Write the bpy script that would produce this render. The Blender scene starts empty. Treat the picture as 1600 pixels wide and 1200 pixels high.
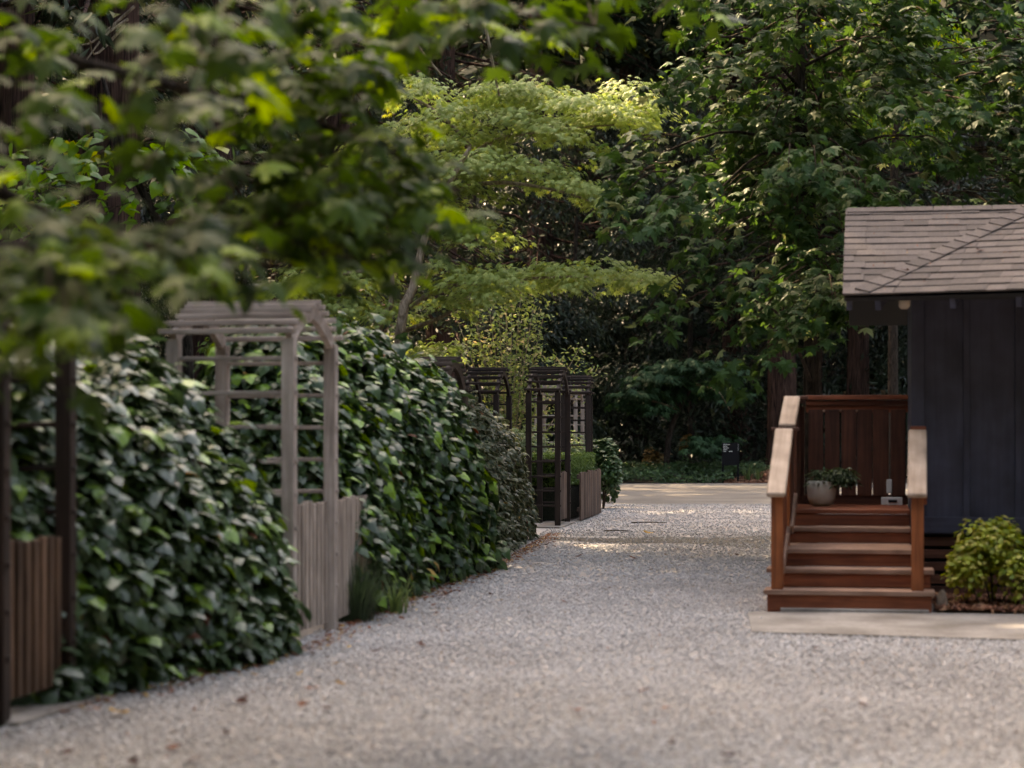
import bpy, math, random
import numpy as np
from mathutils import Vector, Matrix

random.seed(7)
rng = np.random.default_rng(11)
R = math.radians
sc = bpy.context.scene
COL = sc.collection

# ------------------------------------------------------------------ camera
FPX, HY, EYE = 3200.0, 681.0, 1.3          # focal length in photo pixels, horizon row, eye height
cam = bpy.data.cameras.new('camera')
cam.lens = 72.0; cam.sensor_width = 36.0
cam.shift_y = (HY - 600.0) / 1600.0
cam.clip_start = 0.1; cam.clip_end = 600.0
cam.dof.use_dof = True
cam.dof.focus_distance = 30.0
cam.dof.aperture_fstop = 0.072 / 0.036
cam_o = bpy.data.objects.new('camera', cam)
cam_o.location = (0, 0, EYE); cam_o.rotation_euler = (R(90), 0, 0)
COL.objects.link(cam_o)
sc.camera = cam_o

# ------------------------------------------------------------------ world, sun, exposure
SUN_EL, SUN_AZ = R(47), R(-38)             # azimuth from +Y, positive towards +X
w = bpy.data.worlds.new('World'); sc.world = w; w.use_nodes = True
nt = w.node_tree
bg = nt.nodes['Background']
sky = nt.nodes.new('ShaderNodeTexSky'); sky.sky_type = 'NISHITA'
sky.sun_disc = False; sky.sun_elevation = SUN_EL; sky.sun_rotation = SUN_AZ
sky.dust_density = 4.0; sky.air_density = 1.0; sky.ozone_density = 1.0
nt.links.new(sky.outputs[0], bg.inputs[0]); bg.inputs[1].default_value = 0.15
sun = bpy.data.lights.new('sun', 'SUN'); sun.energy = 2.0; sun.angle = R(0.53); sun.color = (1.0, 0.90, 0.76)
sun_o = bpy.data.objects.new('sun', sun)
sdir = Vector((math.sin(SUN_AZ) * math.cos(SUN_EL), math.cos(SUN_AZ) * math.cos(SUN_EL), math.sin(SUN_EL)))
sun_o.rotation_euler = sdir.to_track_quat('Z', 'Y').to_euler(); sun_o.location = (0, 0, 30)
COL.objects.link(sun_o)
vs = sc.view_settings
sc.display_settings.display_device = 'sRGB'
vs.view_transform = 'Standard'; vs.look = 'None'; vs.gamma = 1.0; vs.use_curve_mapping = False
vs.exposure = 3.38
vs.use_white_balance = True; vs.white_balance_temperature = 9700; vs.white_balance_tint = 12
cy = sc.cycles
cy.use_denoising = True
cy.max_bounces = 6; cy.diffuse_bounces = 3; cy.glossy_bounces = 2; cy.transmission_bounces = 3; cy.transparent_max_bounces = 4
cy.sample_clamp_indirect = 4.0
cy.caustics_reflective = False; cy.caustics_refractive = False

# ------------------------------------------------------------------ helpers
def W(px, py, Y):
    """the place at distance Y that the photograph shows at pixel (px, py)"""
    return np.array([(px - 800.0) / FPX * Y, Y, EYE - (py - HY) / FPX * Y])

def px_of(p):
    p = np.asarray(p); return 800 + FPX * p[..., 0] / p[..., 1], HY - FPX * (p[..., 2] - EYE) / p[..., 1]

def norm(a):
    return a / np.maximum(np.linalg.norm(a, axis=-1, keepdims=True), 1e-9)

def tag(o, label=None, cat=None, group=None, kind=None):
    if label: o['label'] = label
    if cat: o['category'] = cat
    if group: o['group'] = group
    if kind: o['kind'] = kind
    return o

def empty(name, loc=(0, 0, 0), label=None, cat=None, group=None):
    o = bpy.data.objects.new(name, None); o.location = loc; o.empty_display_size = 0.1
    COL.objects.link(o)
    return tag(o, label, cat, group)

def link(name, me, mat, parent=None, M=None):
    o = bpy.data.objects.new(name, me)
    if mat is not None and len(me.materials) == 0: me.materials.append(mat)
    COL.objects.link(o)
    if parent is not None:
        o.parent = parent
        pm = parent.location if parent.parent is None else parent.location + parent.parent.location
        o.matrix_parent_inverse = Matrix.Translation(-Vector(pm))
    if M is not None: o.matrix_basis = M
    return o

def mesh_of(name, V, F, attrs=None, smooth=False):
    """V (n,3); F (m,k) with k = 3 or 4, or a list of such arrays"""
    me = bpy.data.meshes.new(name)
    V = np.ascontiguousarray(V, dtype=np.float32)
    Fs = F if isinstance(F, list) else [F]
    Fs = [np.asarray(f, dtype=np.int32) for f in Fs if len(f)]
    me.vertices.add(len(V)); me.vertices.foreach_set('co', V.ravel())
    loops = np.concatenate([f.ravel() for f in Fs])
    tot = np.concatenate([np.full(len(f), f.shape[1], np.int32) for f in Fs])
    start = np.concatenate([[0], np.cumsum(tot)[:-1]]).astype(np.int32)
    me.loops.add(len(loops)); me.loops.foreach_set('vertex_index', loops)
    me.polygons.add(len(tot)); me.polygons.foreach_set('loop_start', start)
    try: me.polygons.foreach_set('loop_total', tot)
    except Exception: pass
    me.polygons.foreach_set('use_smooth', np.full(len(tot), smooth, dtype=bool))
    for k, a in (attrs or {}).items():
        at = me.attributes.new(k, 'FLOAT', 'POINT'); at.data.foreach_set('value', np.asarray(a, np.float32))
    me.update(calc_edges=True)
    me.validate()
    return me

_boxes = {}
def box_mesh(l, w_, t, ch=0.003):
    """a chamfered board, length along x, centred"""
    key = (round(l, 3), round(w_, 3), round(t, 3), ch)
    if key in _boxes: return _boxes[key]
    h = np.array([l, w_, t]) / 2; c = min(ch, h.min() * 0.5)
    V, idx = [], {}
    for sx in (-1, 1):
        for sy in (-1, 1):
            for sz in (-1, 1):
                for ax in range(3):
                    p = np.array([sx, sy, sz]) * (h - c); p[ax] = (sx, sy, sz)[ax] * h[ax]
                    idx[(sx, sy, sz, ax)] = len(V); V.append(p)
    Q, T = [], []
    for ax in range(3):
        b, d = [(1, 2), (2, 0), (0, 1)][ax]
        for s in (-1, 1):
            q = []
            for (p1, p2) in ((-1, -1), (1, -1), (1, 1), (-1, 1)):
                k = [0, 0, 0]; k[ax] = s; k[b] = p1; k[d] = p2; q.append(idx[(*k, ax)])
            Q.append(q if s > 0 else q[::-1])
    for ax in range(3):                      # edge strips along ax
        b, d = [(1, 2), (2, 0), (0, 1)][ax]
        for s1 in (-1, 1):
            for s2 in (-1, 1):
                k0 = [0, 0, 0]; k0[ax] = -1; k0[b] = s1; k0[d] = s2
                k1 = list(k0); k1[ax] = 1
                q = [idx[(*k0, b)], idx[(*k1, b)], idx[(*k1, d)], idx[(*k0, d)]]
                Q.append(q if s1 * s2 > 0 else q[::-1])
    for sx in (-1, 1):
        for sy in (-1, 1):
            for sz in (-1, 1):
                t_ = [idx[(sx, sy, sz, a)] for a in range(3)]
                T.append(t_ if sx * sy * sz > 0 else t_[::-1])
    me = mesh_of('board', np.array(V), [np.array(Q), np.array(T)])
    _boxes[key] = me
    return me

_boxmat = {}
def board(name, p0, p1, w_, t, mat, parent=None, up=(0, 0, 1), ch=0.003, roll=0.0):
    """a board from p0 to p1; its thickness t points along 'up', its width w_ across"""
    p0, p1 = Vector(p0), Vector(p1)
    x = (p1 - p0); l = x.length; x.normalize()
    u = Vector(up); z = (u - u.dot(x) * x)
    if z.length < 1e-5:
        u = Vector((0, 1, 0)); z = (u - u.dot(x) * x)
    z.normalize(); y = z.cross(x)
    M = Matrix((x, y, z)).transposed().to_4x4()
    if roll: M = M @ Matrix.Rotation(roll, 4, 'X')
    M.translation = (p0 + p1) / 2
    me = box_mesh(l, w_, t, ch)
    k = (me.name, mat.name)
    if k not in _boxmat:
        m2 = me.copy(); m2.materials.clear(); m2.materials.append(mat); _boxmat[k] = m2
    return link(name, _boxmat[k], None, parent, M)

def tube(pts, rad, sides=6):
    pts = np.asarray(pts, float); rad = np.broadcast_to(np.asarray(rad, float), (len(pts),))
    tan = norm(np.gradient(pts, axis=0))
    ref = np.array([0.0, 0, 1]) if abs(tan[0][2]) < 0.9 else np.array([1.0, 0, 0])
    V = []
    for p, t, r in zip(pts, tan, rad):
        a = norm(np.cross(t, ref)); b = np.cross(t, a)
        an = np.linspace(0, 2 * np.pi, sides, endpoint=False)
        V.append(p + r * (np.cos(an)[:, None] * a + np.sin(an)[:, None] * b))
    V = np.concatenate(V); F = []
    for i in range(len(pts) - 1):
        for j in range(sides):
            k = (j + 1) % sides
            F.append([i * sides + j, i * sides + k, (i + 1) * sides + k, (i + 1) * sides + j])
    return V, np.array(F)

def merge(parts):
    V, F, n = [], [], 0
    for v, f in parts:
        V.append(v); F.append(f + n); n += len(v)
    return np.concatenate(V), np.concatenate(F)

def smooth_path(P, n=8):
    P = np.asarray(P, float); m = len(P)
    t = np.linspace(0, m - 1, n); out = []
    for x in t:
        i = min(int(x), m - 2); f = x - i
        p0, p1, p2, p3 = P[max(i - 1, 0)], P[i], P[i + 1], P[min(i + 2, m - 1)]
        out.append(0.5 * (2 * p1 + (p2 - p0) * f + (2 * p0 - 5 * p1 + 4 * p2 - p3) * f ** 2 + (3 * p1 - p0 - 3 * p2 + p3) * f ** 3))
    return np.array(out)

# ------------------------------------------------------------------ materials
def new_mat(name):
    m = bpy.data.materials.new(name); m.use_nodes = True
    return m, m.node_tree.nodes, m.node_tree.links, m.node_tree.nodes['Principled BSDF']

def ramp(N, stops):
    r = N.new('ShaderNodeValToRGB'); e = r.color_ramp.elements
    while len(e) < len(stops): e.new(0.5)
    for x, (p, c) in zip(e, stops):
        x.position = p; x.color = (*c, 1)
    return r

def wood(name, dark, light, rough=0.75, grain=(1.6, 26, 26), knots=0.0, vary=0.5):
    m, N, L, B = new_mat(name)
    tc = N.new('ShaderNodeTexCoord'); oi = N.new('ShaderNodeObjectInfo')
    mu = N.new('ShaderNodeMath'); mu.operation = 'MULTIPLY'; mu.inputs[1].default_value = 37.0
    L.new(oi.outputs['Random'], mu.inputs[0])
    mp = N.new('ShaderNodeMapping'); mp.inputs['Scale'].default_value = grain
    cx = N.new('ShaderNodeCombineXYZ')
    for i in range(3): L.new(mu.outputs[0], cx.inputs[i])
    L.new(tc.outputs['Object'], mp.inputs['Vector']); L.new(cx.outputs[0], mp.inputs['Location'])
    n1 = N.new('ShaderNodeTexNoise'); n1.inputs['Scale'].default_value = 1.0; n1.inputs['Detail'].default_value = 5; n1.inputs['Distortion'].default_value = 0.6
    L.new(mp.outputs[0], n1.inputs['Vector'])
    n2 = N.new('ShaderNodeTexNoise'); n2.inputs['Scale'].default_value = 4.0; n2.inputs['Detail'].default_value = 3
    ad = N.new('ShaderNodeVectorMath'); ad.operation = 'ADD'
    L.new(tc.outputs['Object'], ad.inputs[0]); L.new(cx.outputs[0], ad.inputs[1]); L.new(ad.outputs[0], n2.inputs['Vector'])
    r = ramp(N, [(0.30, dark), (0.70, light)]); L.new(n1.outputs[0], r.inputs[0])
    mx = N.new('ShaderNodeMix'); mx.data_type = 'RGBA'; mx.blend_type = 'MULTIPLY'; mx.inputs[0].default_value = 0.75
    r2 = ramp(N, [(0.3, (0.55, 0.52, 0.5)), (0.65, (1.1, 1.1, 1.1))]); L.new(n2.outputs[0], r2.inputs[0])
    L.new(r.outputs[0], mx.inputs[6]); L.new(r2.outputs[0], mx.inputs[7])
    hv = N.new('ShaderNodeHueSaturation'); L.new(mx.outputs[2], hv.inputs['Color'])
    mr = N.new('ShaderNodeMapRange'); mr.inputs['To Min'].default_value = 1 - vary * 0.5; mr.inputs['To Max'].default_value = 1 + vary * 0.5
    L.new(oi.outputs['Random'], mr.inputs['Value']); L.new(mr.outputs[0], hv.inputs['Value'])
    L.new(hv.outputs[0], B.inputs['Base Color']); B.inputs['Roughness'].default_value = rough
    B.inputs['Specular IOR Level'].default_value = 0.3
    bp = N.new('ShaderNodeBump'); bp.inputs['Strength'].default_value = 0.35; bp.inputs['Distance'].default_value = 0.004
    L.new(n1.outputs[0], bp.inputs['Height']); L.new(bp.outputs[0], B.inputs['Normal'])
    return m

def leaf_mat(name, dark, light, rough=0.5, trans=0.3, tcol=None, spec=0.5, rib=0.0, ribcol=(0.2, 0.26, 0.1), odd=None, edge=None, tshift=0.475):
    """dark..light by each leaf's own tint; odd = (share, colour) of off-colour leaves; edge = pale margin colour"""
    m, N, L, B = new_mat(name)
    oi = N.new('ShaderNodeObjectInfo'); at = N.new('ShaderNodeAttribute'); at.attribute_name = 'tint'
    ad = N.new('ShaderNodeMath'); ad.operation = 'ADD'; L.new(oi.outputs['Random'], ad.inputs[0]); L.new(at.outputs['Fac'], ad.inputs[1])
    fr = N.new('ShaderNodeMath'); fr.operation = 'FRACT'; L.new(ad.outputs[0], fr.inputs[0])
    stops = [(0.0, dark), (0.55, tuple((a + b) / 2 * 0.95 for a, b in zip(dark, light))), (0.92 if odd else 1.0, light)]
    if odd: stops = [(0.0, dark), (0.5, tuple((a + b) / 2 * 0.95 for a, b in zip(dark, light))), (1 - odd[0] - 0.02, light), (1 - odd[0], odd[1])]
    r = ramp(N, stops); L.new(fr.outputs[0], r.inputs[0])
    col = r.outputs[0]
    rb = N.new('ShaderNodeAttribute'); rb.attribute_name = 'rib'
    if rib:
        mx = N.new('ShaderNodeMix'); mx.data_type = 'RGBA'
        mr = N.new('ShaderNodeMapRange'); mr.inputs['From Min'].default_value = 0.62; mr.inputs['From Max'].default_value = 1.0; mr.inputs['To Max'].default_value = rib
        L.new(rb.outputs['Fac'], mr.inputs['Value']); L.new(mr.outputs[0], mx.inputs[0]); L.new(col, mx.inputs[6]); mx.inputs[7].default_value = (*ribcol, 1)
        col = mx.outputs[2]
    if edge:
        mx = N.new('ShaderNodeMix'); mx.data_type = 'RGBA'
        mr = N.new('ShaderNodeMapRange'); mr.inputs['From Min'].default_value = 0.16; mr.inputs['From Max'].default_value = 0.24; mr.inputs['To Min'].default_value = 0.85; mr.inputs['To Max'].default_value = 0
        L.new(rb.outputs['Fac'], mr.inputs['Value']); L.new(mr.outputs[0], mx.inputs[0]); L.new(col, mx.inputs[6]); mx.inputs[7].default_value = (*edge, 1)
        col = mx.outputs[2]
    L.new(col, B.inputs['Base Color']); B.inputs['Roughness'].default_value = rough; B.inputs['Specular IOR Level'].default_value = spec
    tr = N.new('ShaderNodeBsdfTranslucent')
    if tcol: tr.inputs['Color'].default_value = (*tcol, 1)
    else:
        hs = N.new('ShaderNodeHueSaturation'); hs.inputs['Hue'].default_value = tshift; hs.inputs['Saturation'].default_value = 1.15; hs.inputs['Value'].default_value = 2.0
        L.new(col, hs.inputs['Color']); L.new(hs.outputs[0], tr.inputs['Color'])
    ms = N.new('ShaderNodeMixShader'); ms.inputs[0].default_value = trans
    L.new(B.outputs[0], ms.inputs[1]); L.new(tr.outputs[0], ms.inputs[2])
    L.new(ms.outputs[0], N['Material Output'].inputs['Surface'])
    return m

def speckle(name, cols, scale=60, rough=0.9, bump=0.5, dist=0.01, big=None, per_object=False):
    m, N, L, B = new_mat(name)
    tc = N.new('ShaderNodeTexCoord')
    n1 = N.new('ShaderNodeTexNoise'); n1.inputs['Scale'].default_value = scale; n1.inputs['Detail'].default_value = 6; n1.inputs['Roughness'].default_value = 0.7
    L.new(tc.outputs['Object'], n1.inputs['Vector'])
    k = len(cols); r = ramp(N, [(0.28 + 0.44 * i / (k - 1), c) for i, c in enumerate(cols)]); L.new(n1.outputs[0], r.inputs[0])
    col = r.outputs[0]
    if big:
        n2 = N.new('ShaderNodeTexNoise'); n2.inputs['Scale'].default_value = big[0]; n2.inputs['Detail'].default_value = 4
        L.new(tc.outputs['Object'], n2.inputs['Vector'])
        r2 = ramp(N, [(0.35, big[1]), (0.65, big[2])]); L.new(n2.outputs[0], r2.inputs[0])
        mx = N.new('ShaderNodeMix'); mx.data_type = 'RGBA'; mx.blend_type = 'MULTIPLY'; mx.inputs[0].default_value = 1
        L.new(col, mx.inputs[6]); L.new(r2.outputs[0], mx.inputs[7]); col = mx.outputs[2]
    if per_object:
        oi = N.new('ShaderNodeObjectInfo'); hv = N.new('ShaderNodeHueSaturation')
        mr = N.new('ShaderNodeMapRange'); mr.inputs['To Min'].default_value = 1 - per_object; mr.inputs['To Max'].default_value = 1 + per_object
        L.new(oi.outputs['Random'], mr.inputs['Value']); L.new(mr.outputs[0], hv.inputs['Value']); L.new(col, hv.inputs['Color']); col = hv.outputs[0]
    L.new(col, B.inputs['Base Color']); B.inputs['Roughness'].default_value = rough; B.inputs['Specular IOR Level'].default_value = 0.25
    bp = N.new('ShaderNodeBump'); bp.inputs['Strength'].default_value = bump; bp.inputs['Distance'].default_value = dist
    L.new(n1.outputs[0], bp.inputs['Height']); L.new(bp.outputs[0], B.inputs['Normal'])
    return m

def bark(name, dark, light, scale=(9, 9, 0.8)):
    m, N, L, B = new_mat(name)
    tc = N.new('ShaderNodeTexCoord'); mp = N.new('ShaderNodeMapping'); mp.inputs['Scale'].default_value = scale
    L.new(tc.outputs['Object'], mp.inputs['Vector'])
    n1 = N.new('ShaderNodeTexNoise'); n1.inputs['Scale'].default_value = 1.6; n1.inputs['Detail'].default_value = 6; n1.inputs['Distortion'].default_value = 1.2
    L.new(mp.outputs[0], n1.inputs['Vector'])
    r = ramp(N, [(0.36, dark), (0.64, light)]); L.new(n1.outputs[0], r.inputs[0]); L.new(r.outputs[0], B.inputs['Base Color'])
    B.inputs['Roughness'].default_value = 0.95; B.inputs['Specular IOR Level'].default_value = 0.1
    bp = N.new('ShaderNodeBump'); bp.inputs['Strength'].default_value = 0.9; bp.inputs['Distance'].default_value = 0.05
    L.new(n1.outputs[0], bp.inputs['Height']); L.new(bp.outputs[0], B.inputs['Normal'])
    return m

def plain(name, col, rough=0.6, spec=0.3):
    return speckle(name, [tuple(c * 0.85 for c in col), tuple(c * 1.1 for c in col)], 14, rough, 0.15, 0.003)

M = {}
M['grey_wood'] = wood('weathered_grey_wood', (0.21, 0.17, 0.15), (0.42, 0.36, 0.325), 0.85, vary=0.3)
M['dark_wood'] = wood('dark_stained_wood', (0.012, 0.007, 0.006), (0.042, 0.025, 0.020), 0.6, vary=0.4)
M['umber_wood'] = wood('umber_wood', (0.05, 0.034, 0.027), (0.13, 0.095, 0.078), 0.75, vary=0.4)
M['brown_picket'] = wood('brown_picket_wood', (0.06, 0.032, 0.02), (0.17, 0.095, 0.06), 0.75, vary=0.6)
M['grey_picket'] = wood('grey_picket_wood', (0.20, 0.16, 0.135), (0.42, 0.35, 0.305), 0.85, vary=0.4)
M['far_picket'] = wood('far_picket_wood', (0.06, 0.038, 0.03), (0.19, 0.125, 0.1), 0.8, vary=0.9)
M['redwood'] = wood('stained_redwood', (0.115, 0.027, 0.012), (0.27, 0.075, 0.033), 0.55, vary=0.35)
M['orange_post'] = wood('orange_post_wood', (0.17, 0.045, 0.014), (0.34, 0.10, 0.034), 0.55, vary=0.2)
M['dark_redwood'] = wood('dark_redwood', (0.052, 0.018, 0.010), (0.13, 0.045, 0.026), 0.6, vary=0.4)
M['tread'] = wood('worn_tread_wood', (0.16, 0.075, 0.05), (0.36, 0.22, 0.16), 0.6, vary=0.2)
M['rail_cap'] = wood('bleached_rail_wood', (0.29, 0.21, 0.158), (0.44, 0.34, 0.27), 0.7, grain=(1.2, 18, 18), vary=0.12)
M['slate'] = wood('slate_blue_paint', (0.032, 0.034, 0.054), (0.045, 0.047, 0.074), 0.65, vary=0.12)
M['shingle'] = speckle('asphalt_shingle', [(0.046, 0.037, 0.034), (0.092, 0.075, 0.068), (0.132, 0.107, 0.099)], 90, 0.9, 0.5, 0.004, per_object=0.26)
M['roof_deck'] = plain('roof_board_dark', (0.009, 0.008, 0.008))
M['concrete'] = speckle('concrete', [(0.18, 0.163, 0.15), (0.25, 0.228, 0.21), (0.29, 0.266, 0.248)], 22, 0.9, 0.25, 0.004, big=(1.9, (0.60, 0.58, 0.56), (1.05, 1.05, 1.05)))
M['asphalt'] = speckle('old_road_surface', [(0.16, 0.14, 0.122), (0.22, 0.195, 0.172), (0.26, 0.23, 0.203)], 30, 0.9, 0.3, 0.005, big=(0.5, (0.72, 0.70, 0.68), (1.05, 1.05, 1.05)))
M['soil'] = speckle('dark_soil', [(0.008, 0.006, 0.004), (0.018, 0.013, 0.009), (0.032, 0.022, 0.015)], 9, 0.95, 0.7, 0.03)
M['gravel'] = speckle('gravel_bed', [(0.22, 0.20, 0.185), (0.35, 0.32, 0.305), (0.43, 0.40, 0.38), (0.50, 0.47, 0.45)], 60, 0.9, 0.9, 0.02, big=(0.55, (0.80, 0.77, 0.74), (1.06, 1.05, 1.05)))
M['shade_tone'] = speckle('shade_toned_gravel', [(0.03, 0.025, 0.02), (0.07, 0.06, 0.05), (0.13, 0.115, 0.10), (0.24, 0.215, 0.19)], 38, 0.9, 0.8, 0.02)  # gravel colour darkened to stand for shade
M['mulch'] = speckle('red_mulch', [(0.07, 0.022, 0.012), (0.16, 0.055, 0.028), (0.25, 0.11, 0.06)], 40, 0.95, 0.8, 0.02)
M['pot'] = plain('cream_pot_glaze', (0.66, 0.61, 0.53), 0.6)
M['white_plastic'] = plain('white_plastic', (0.6, 0.6, 0.58), 0.4)
M['sign_black'] = plain('black_sign_paint', (0.006, 0.006, 0.008), 0.9)
M['sign_white'] = plain('white_lettering', (0.75, 0.75, 0.72), 0.6)
M['lamp_cream'] = plain('cream_lamp_glass', (0.5, 0.42, 0.34), 0.5)
M['tan_stone'] = speckle('tan_stone', [(0.12, 0.085, 0.06), (0.22, 0.16, 0.12)], 12, 0.9, 0.6, 0.01)
M['redwood_bark'] = bark('redwood_bark', (0.012, 0.007, 0.006), (0.085, 0.046, 0.036))
M['pale_bark'] = bark('pale_bark', (0.17, 0.125, 0.085), (0.40, 0.31, 0.23), (14, 14, 4))
M['dark_bark'] = bark('dark_bark', (0.015, 0.011, 0.009), (0.055, 0.042, 0.034), (14, 14, 3))
M['twig'] = bark('twig_bark', (0.03, 0.022, 0.016), (0.09, 0.065, 0.045), (20, 20, 4))
M['ivy_leaf'] = leaf_mat('ivy_leaf', (0.014, 0.036, 0.014), (0.042, 0.088, 0.026), 0.40, 0.16, spec=0.38, rib=0.35, ribcol=(0.10, 0.17, 0.07), odd=(0.14, (0.13, 0.24, 0.028)))
M['ivy_leaf_pale'] = leaf_mat('ivy_leaf_pale', (0.022, 0.048, 0.020), (0.060, 0.108, 0.042), 0.36, 0.16, spec=0.6, rib=0.3, ribcol=(0.12, 0.18, 0.08), odd=(0.10, (0.14, 0.25, 0.03)))
M['variegated'] = leaf_mat('variegated_ivy_leaf', (0.016, 0.034, 0.017), (0.042, 0.068, 0.034), 0.5, 0.15, spec=0.28, edge=(0.17, 0.165, 0.09))
M['near_leaf'] = leaf_mat('near_maple_leaf', (0.011, 0.029, 0.005), (0.048, 0.100, 0.014), 0.54, 0.36, spec=0.22, odd=(0.12, (0.13, 0.22, 0.022)))
M['plane_leaf'] = leaf_mat('plane_tree_leaf', (0.017, 0.048, 0.013), (0.048, 0.108, 0.028), 0.58, 0.26, spec=0.22, odd=(0.04, (0.17, 0.20, 0.09)))
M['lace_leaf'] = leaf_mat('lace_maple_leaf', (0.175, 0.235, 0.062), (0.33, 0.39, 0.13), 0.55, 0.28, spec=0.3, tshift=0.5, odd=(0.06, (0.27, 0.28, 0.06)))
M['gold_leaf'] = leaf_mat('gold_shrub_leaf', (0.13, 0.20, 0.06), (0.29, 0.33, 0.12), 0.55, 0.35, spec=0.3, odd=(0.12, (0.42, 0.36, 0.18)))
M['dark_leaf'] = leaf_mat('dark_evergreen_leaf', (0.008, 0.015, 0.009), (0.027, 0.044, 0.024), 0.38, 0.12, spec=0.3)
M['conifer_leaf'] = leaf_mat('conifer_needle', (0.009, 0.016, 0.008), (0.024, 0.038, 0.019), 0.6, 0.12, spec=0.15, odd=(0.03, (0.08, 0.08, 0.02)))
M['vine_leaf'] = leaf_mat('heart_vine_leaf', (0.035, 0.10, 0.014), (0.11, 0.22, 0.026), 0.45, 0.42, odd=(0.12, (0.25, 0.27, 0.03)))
M['aralia_leaf'] = leaf_mat('aralia_leaf', (0.015, 0.044, 0.018), (0.030, 0.074, 0.030), 0.62, 0.2, spec=0.2)
M['yellow_shrub'] = leaf_mat('yellow_shrub_leaf', (0.12, 0.18, 0.018), (0.36, 0.385, 0.05), 0.5, 0.32, odd=(0.20, (0.42, 0.38, 0.10)))
M['box_leaf'] = leaf_mat('box_hedge_leaf', (0.045, 0.095, 0.018), (0.10, 0.165, 0.038), 0.55, 0.25, spec=0.25)
M['garden_leaf'] = leaf_mat('garden_shrub_leaf', (0.07, 0.12, 0.045), (0.16, 0.21, 0.09), 0.5, 0.35)
M['cover_leaf'] = leaf_mat('ground_cover_leaf', (0.02, 0.052, 0.016), (0.052, 0.108, 0.034), 0.45, 0.2, spec=0.4)
M['grass_leaf'] = leaf_mat('grass_blade', (0.02, 0.04, 0.018), (0.05, 0.085, 0.035), 0.5, 0.25)
M['blade_leaf'] = leaf_mat('broad_blade', (0.05, 0.09, 0.03), (0.12, 0.18, 0.06), 0.45, 0.3)
M['fern_leaf'] = leaf_mat('fern_leaf', (0.028, 0.055, 0.022), (0.07, 0.115, 0.045), 0.5, 0.25)
M['dead_leaf'] = leaf_mat('dead_leaf', (0.06, 0.022, 0.014), (0.24, 0.085, 0.035), 0.75, 0.1, spec=0.2, odd=(0.15, (0.38, 0.24, 0.07)))
M['sun_spot_leaf'] = leaf_mat('sun_spot_shrub_leaf', (0.12, 0.075, 0.03), (0.26, 0.18, 0.06), 0.6, 0.3)  # orange colour stands for sun-lit spots under the trees
M['ivy_stem'] = speckle('ivy_stem_mass', [(0.006, 0.008, 0.005), (0.014, 0.017, 0.009), (0.03, 0.026, 0.016)], 25, 0.95, 0.8, 0.03)

def stone_mat():
    m, N, L, B = new_mat('crushed_stone')
    at = N.new('ShaderNodeAttribute'); at.attribute_name = 'tint'
    r = ramp(N, [(0.0, (0.27, 0.262, 0.264)), (0.15, (0.395, 0.388, 0.392)), (0.7, (0.475, 0.468, 0.474)), (0.96, (0.55, 0.54, 0.545)), (1.0, (0.36, 0.27, 0.21))])
    L.new(at.outputs['Fac'], r.inputs[0]); B.inputs['Roughness'].default_value = 0.85
    tc = N.new('ShaderNodeTexCoord'); n2 = N.new('ShaderNodeTexNoise'); n2.inputs['Scale'].default_value = 0.7; n2.inputs['Detail'].default_value = 5; n2.inputs['Roughness'].default_value = 0.6
    L.new(tc.outputs['Object'], n2.inputs['Vector']); r2 = ramp(N, [(0.36, (0.86, 0.845, 0.83)), (0.6, (1.05, 1.05, 1.05))]); L.new(n2.outputs[0], r2.inputs[0])
    mx = N.new('ShaderNodeMix'); mx.data_type = 'RGBA'; mx.blend_type = 'MULTIPLY'; mx.inputs[0].default_value = 1
    L.new(r.outputs[0], mx.inputs[6]); L.new(r2.outputs[0], mx.inputs[7]); L.new(mx.outputs[2], B.inputs['Base Color'])
    B.inputs['Specular IOR Level'].default_value = 0.25
    return m
M['stone'] = stone_mat()
def chip_mat():
    m, N, L, B = new_mat('mulch_chip')
    at = N.new('ShaderNodeAttribute'); at.attribute_name = 'tint'
    r = ramp(N, [(0.0, (0.06, 0.02, 0.012)), (0.6, (0.20, 0.075, 0.04)), (1.0, (0.40, 0.22, 0.13))])
    L.new(at.outputs['Fac'], r.inputs[0]); L.new(r.outputs[0], B.inputs['Base Color']); B.inputs['Roughness'].default_value = 0.95
    return m
M['chip'] = chip_mat()

# ------------------------------------------------------------------ leaf shapes and foliage
def leaf_shape(half, L=1.0, mid=0.42, fold=0.25, curl=0.3, seed=0, lobewave=0.0):
    """half: outline points (x,y) from base to tip on one side. Returns V, F(tri), rib"""
    rr = np.random.default_rng(seed)
    half = np.array(half, float)
    left = half[1:-1][::-1] * np.array([-1, 1])
    out = np.concatenate([half, left])
    out = out + rr.normal(0, 0.012, out.shape)
    n = len(out)
    V2 = np.concatenate([out, [[0, mid * L]]])
    x, y = V2[:, 0], V2[:, 1]
    z = -fold * np.abs(x) ** 1.2 - curl * (y - 0.2) ** 2 + (lobewave * np.sin(9 * x + 5 * y + seed))
    V = np.stack([x, y, z], 1); V[-1, 2] += 0.03
    F = np.array([[i, (i + 1) % n, n] for i in range(n)])
    rib = np.zeros(n + 1); rib[-1] = 1; rib[0] = 0.9
    return V, F, rib

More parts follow.
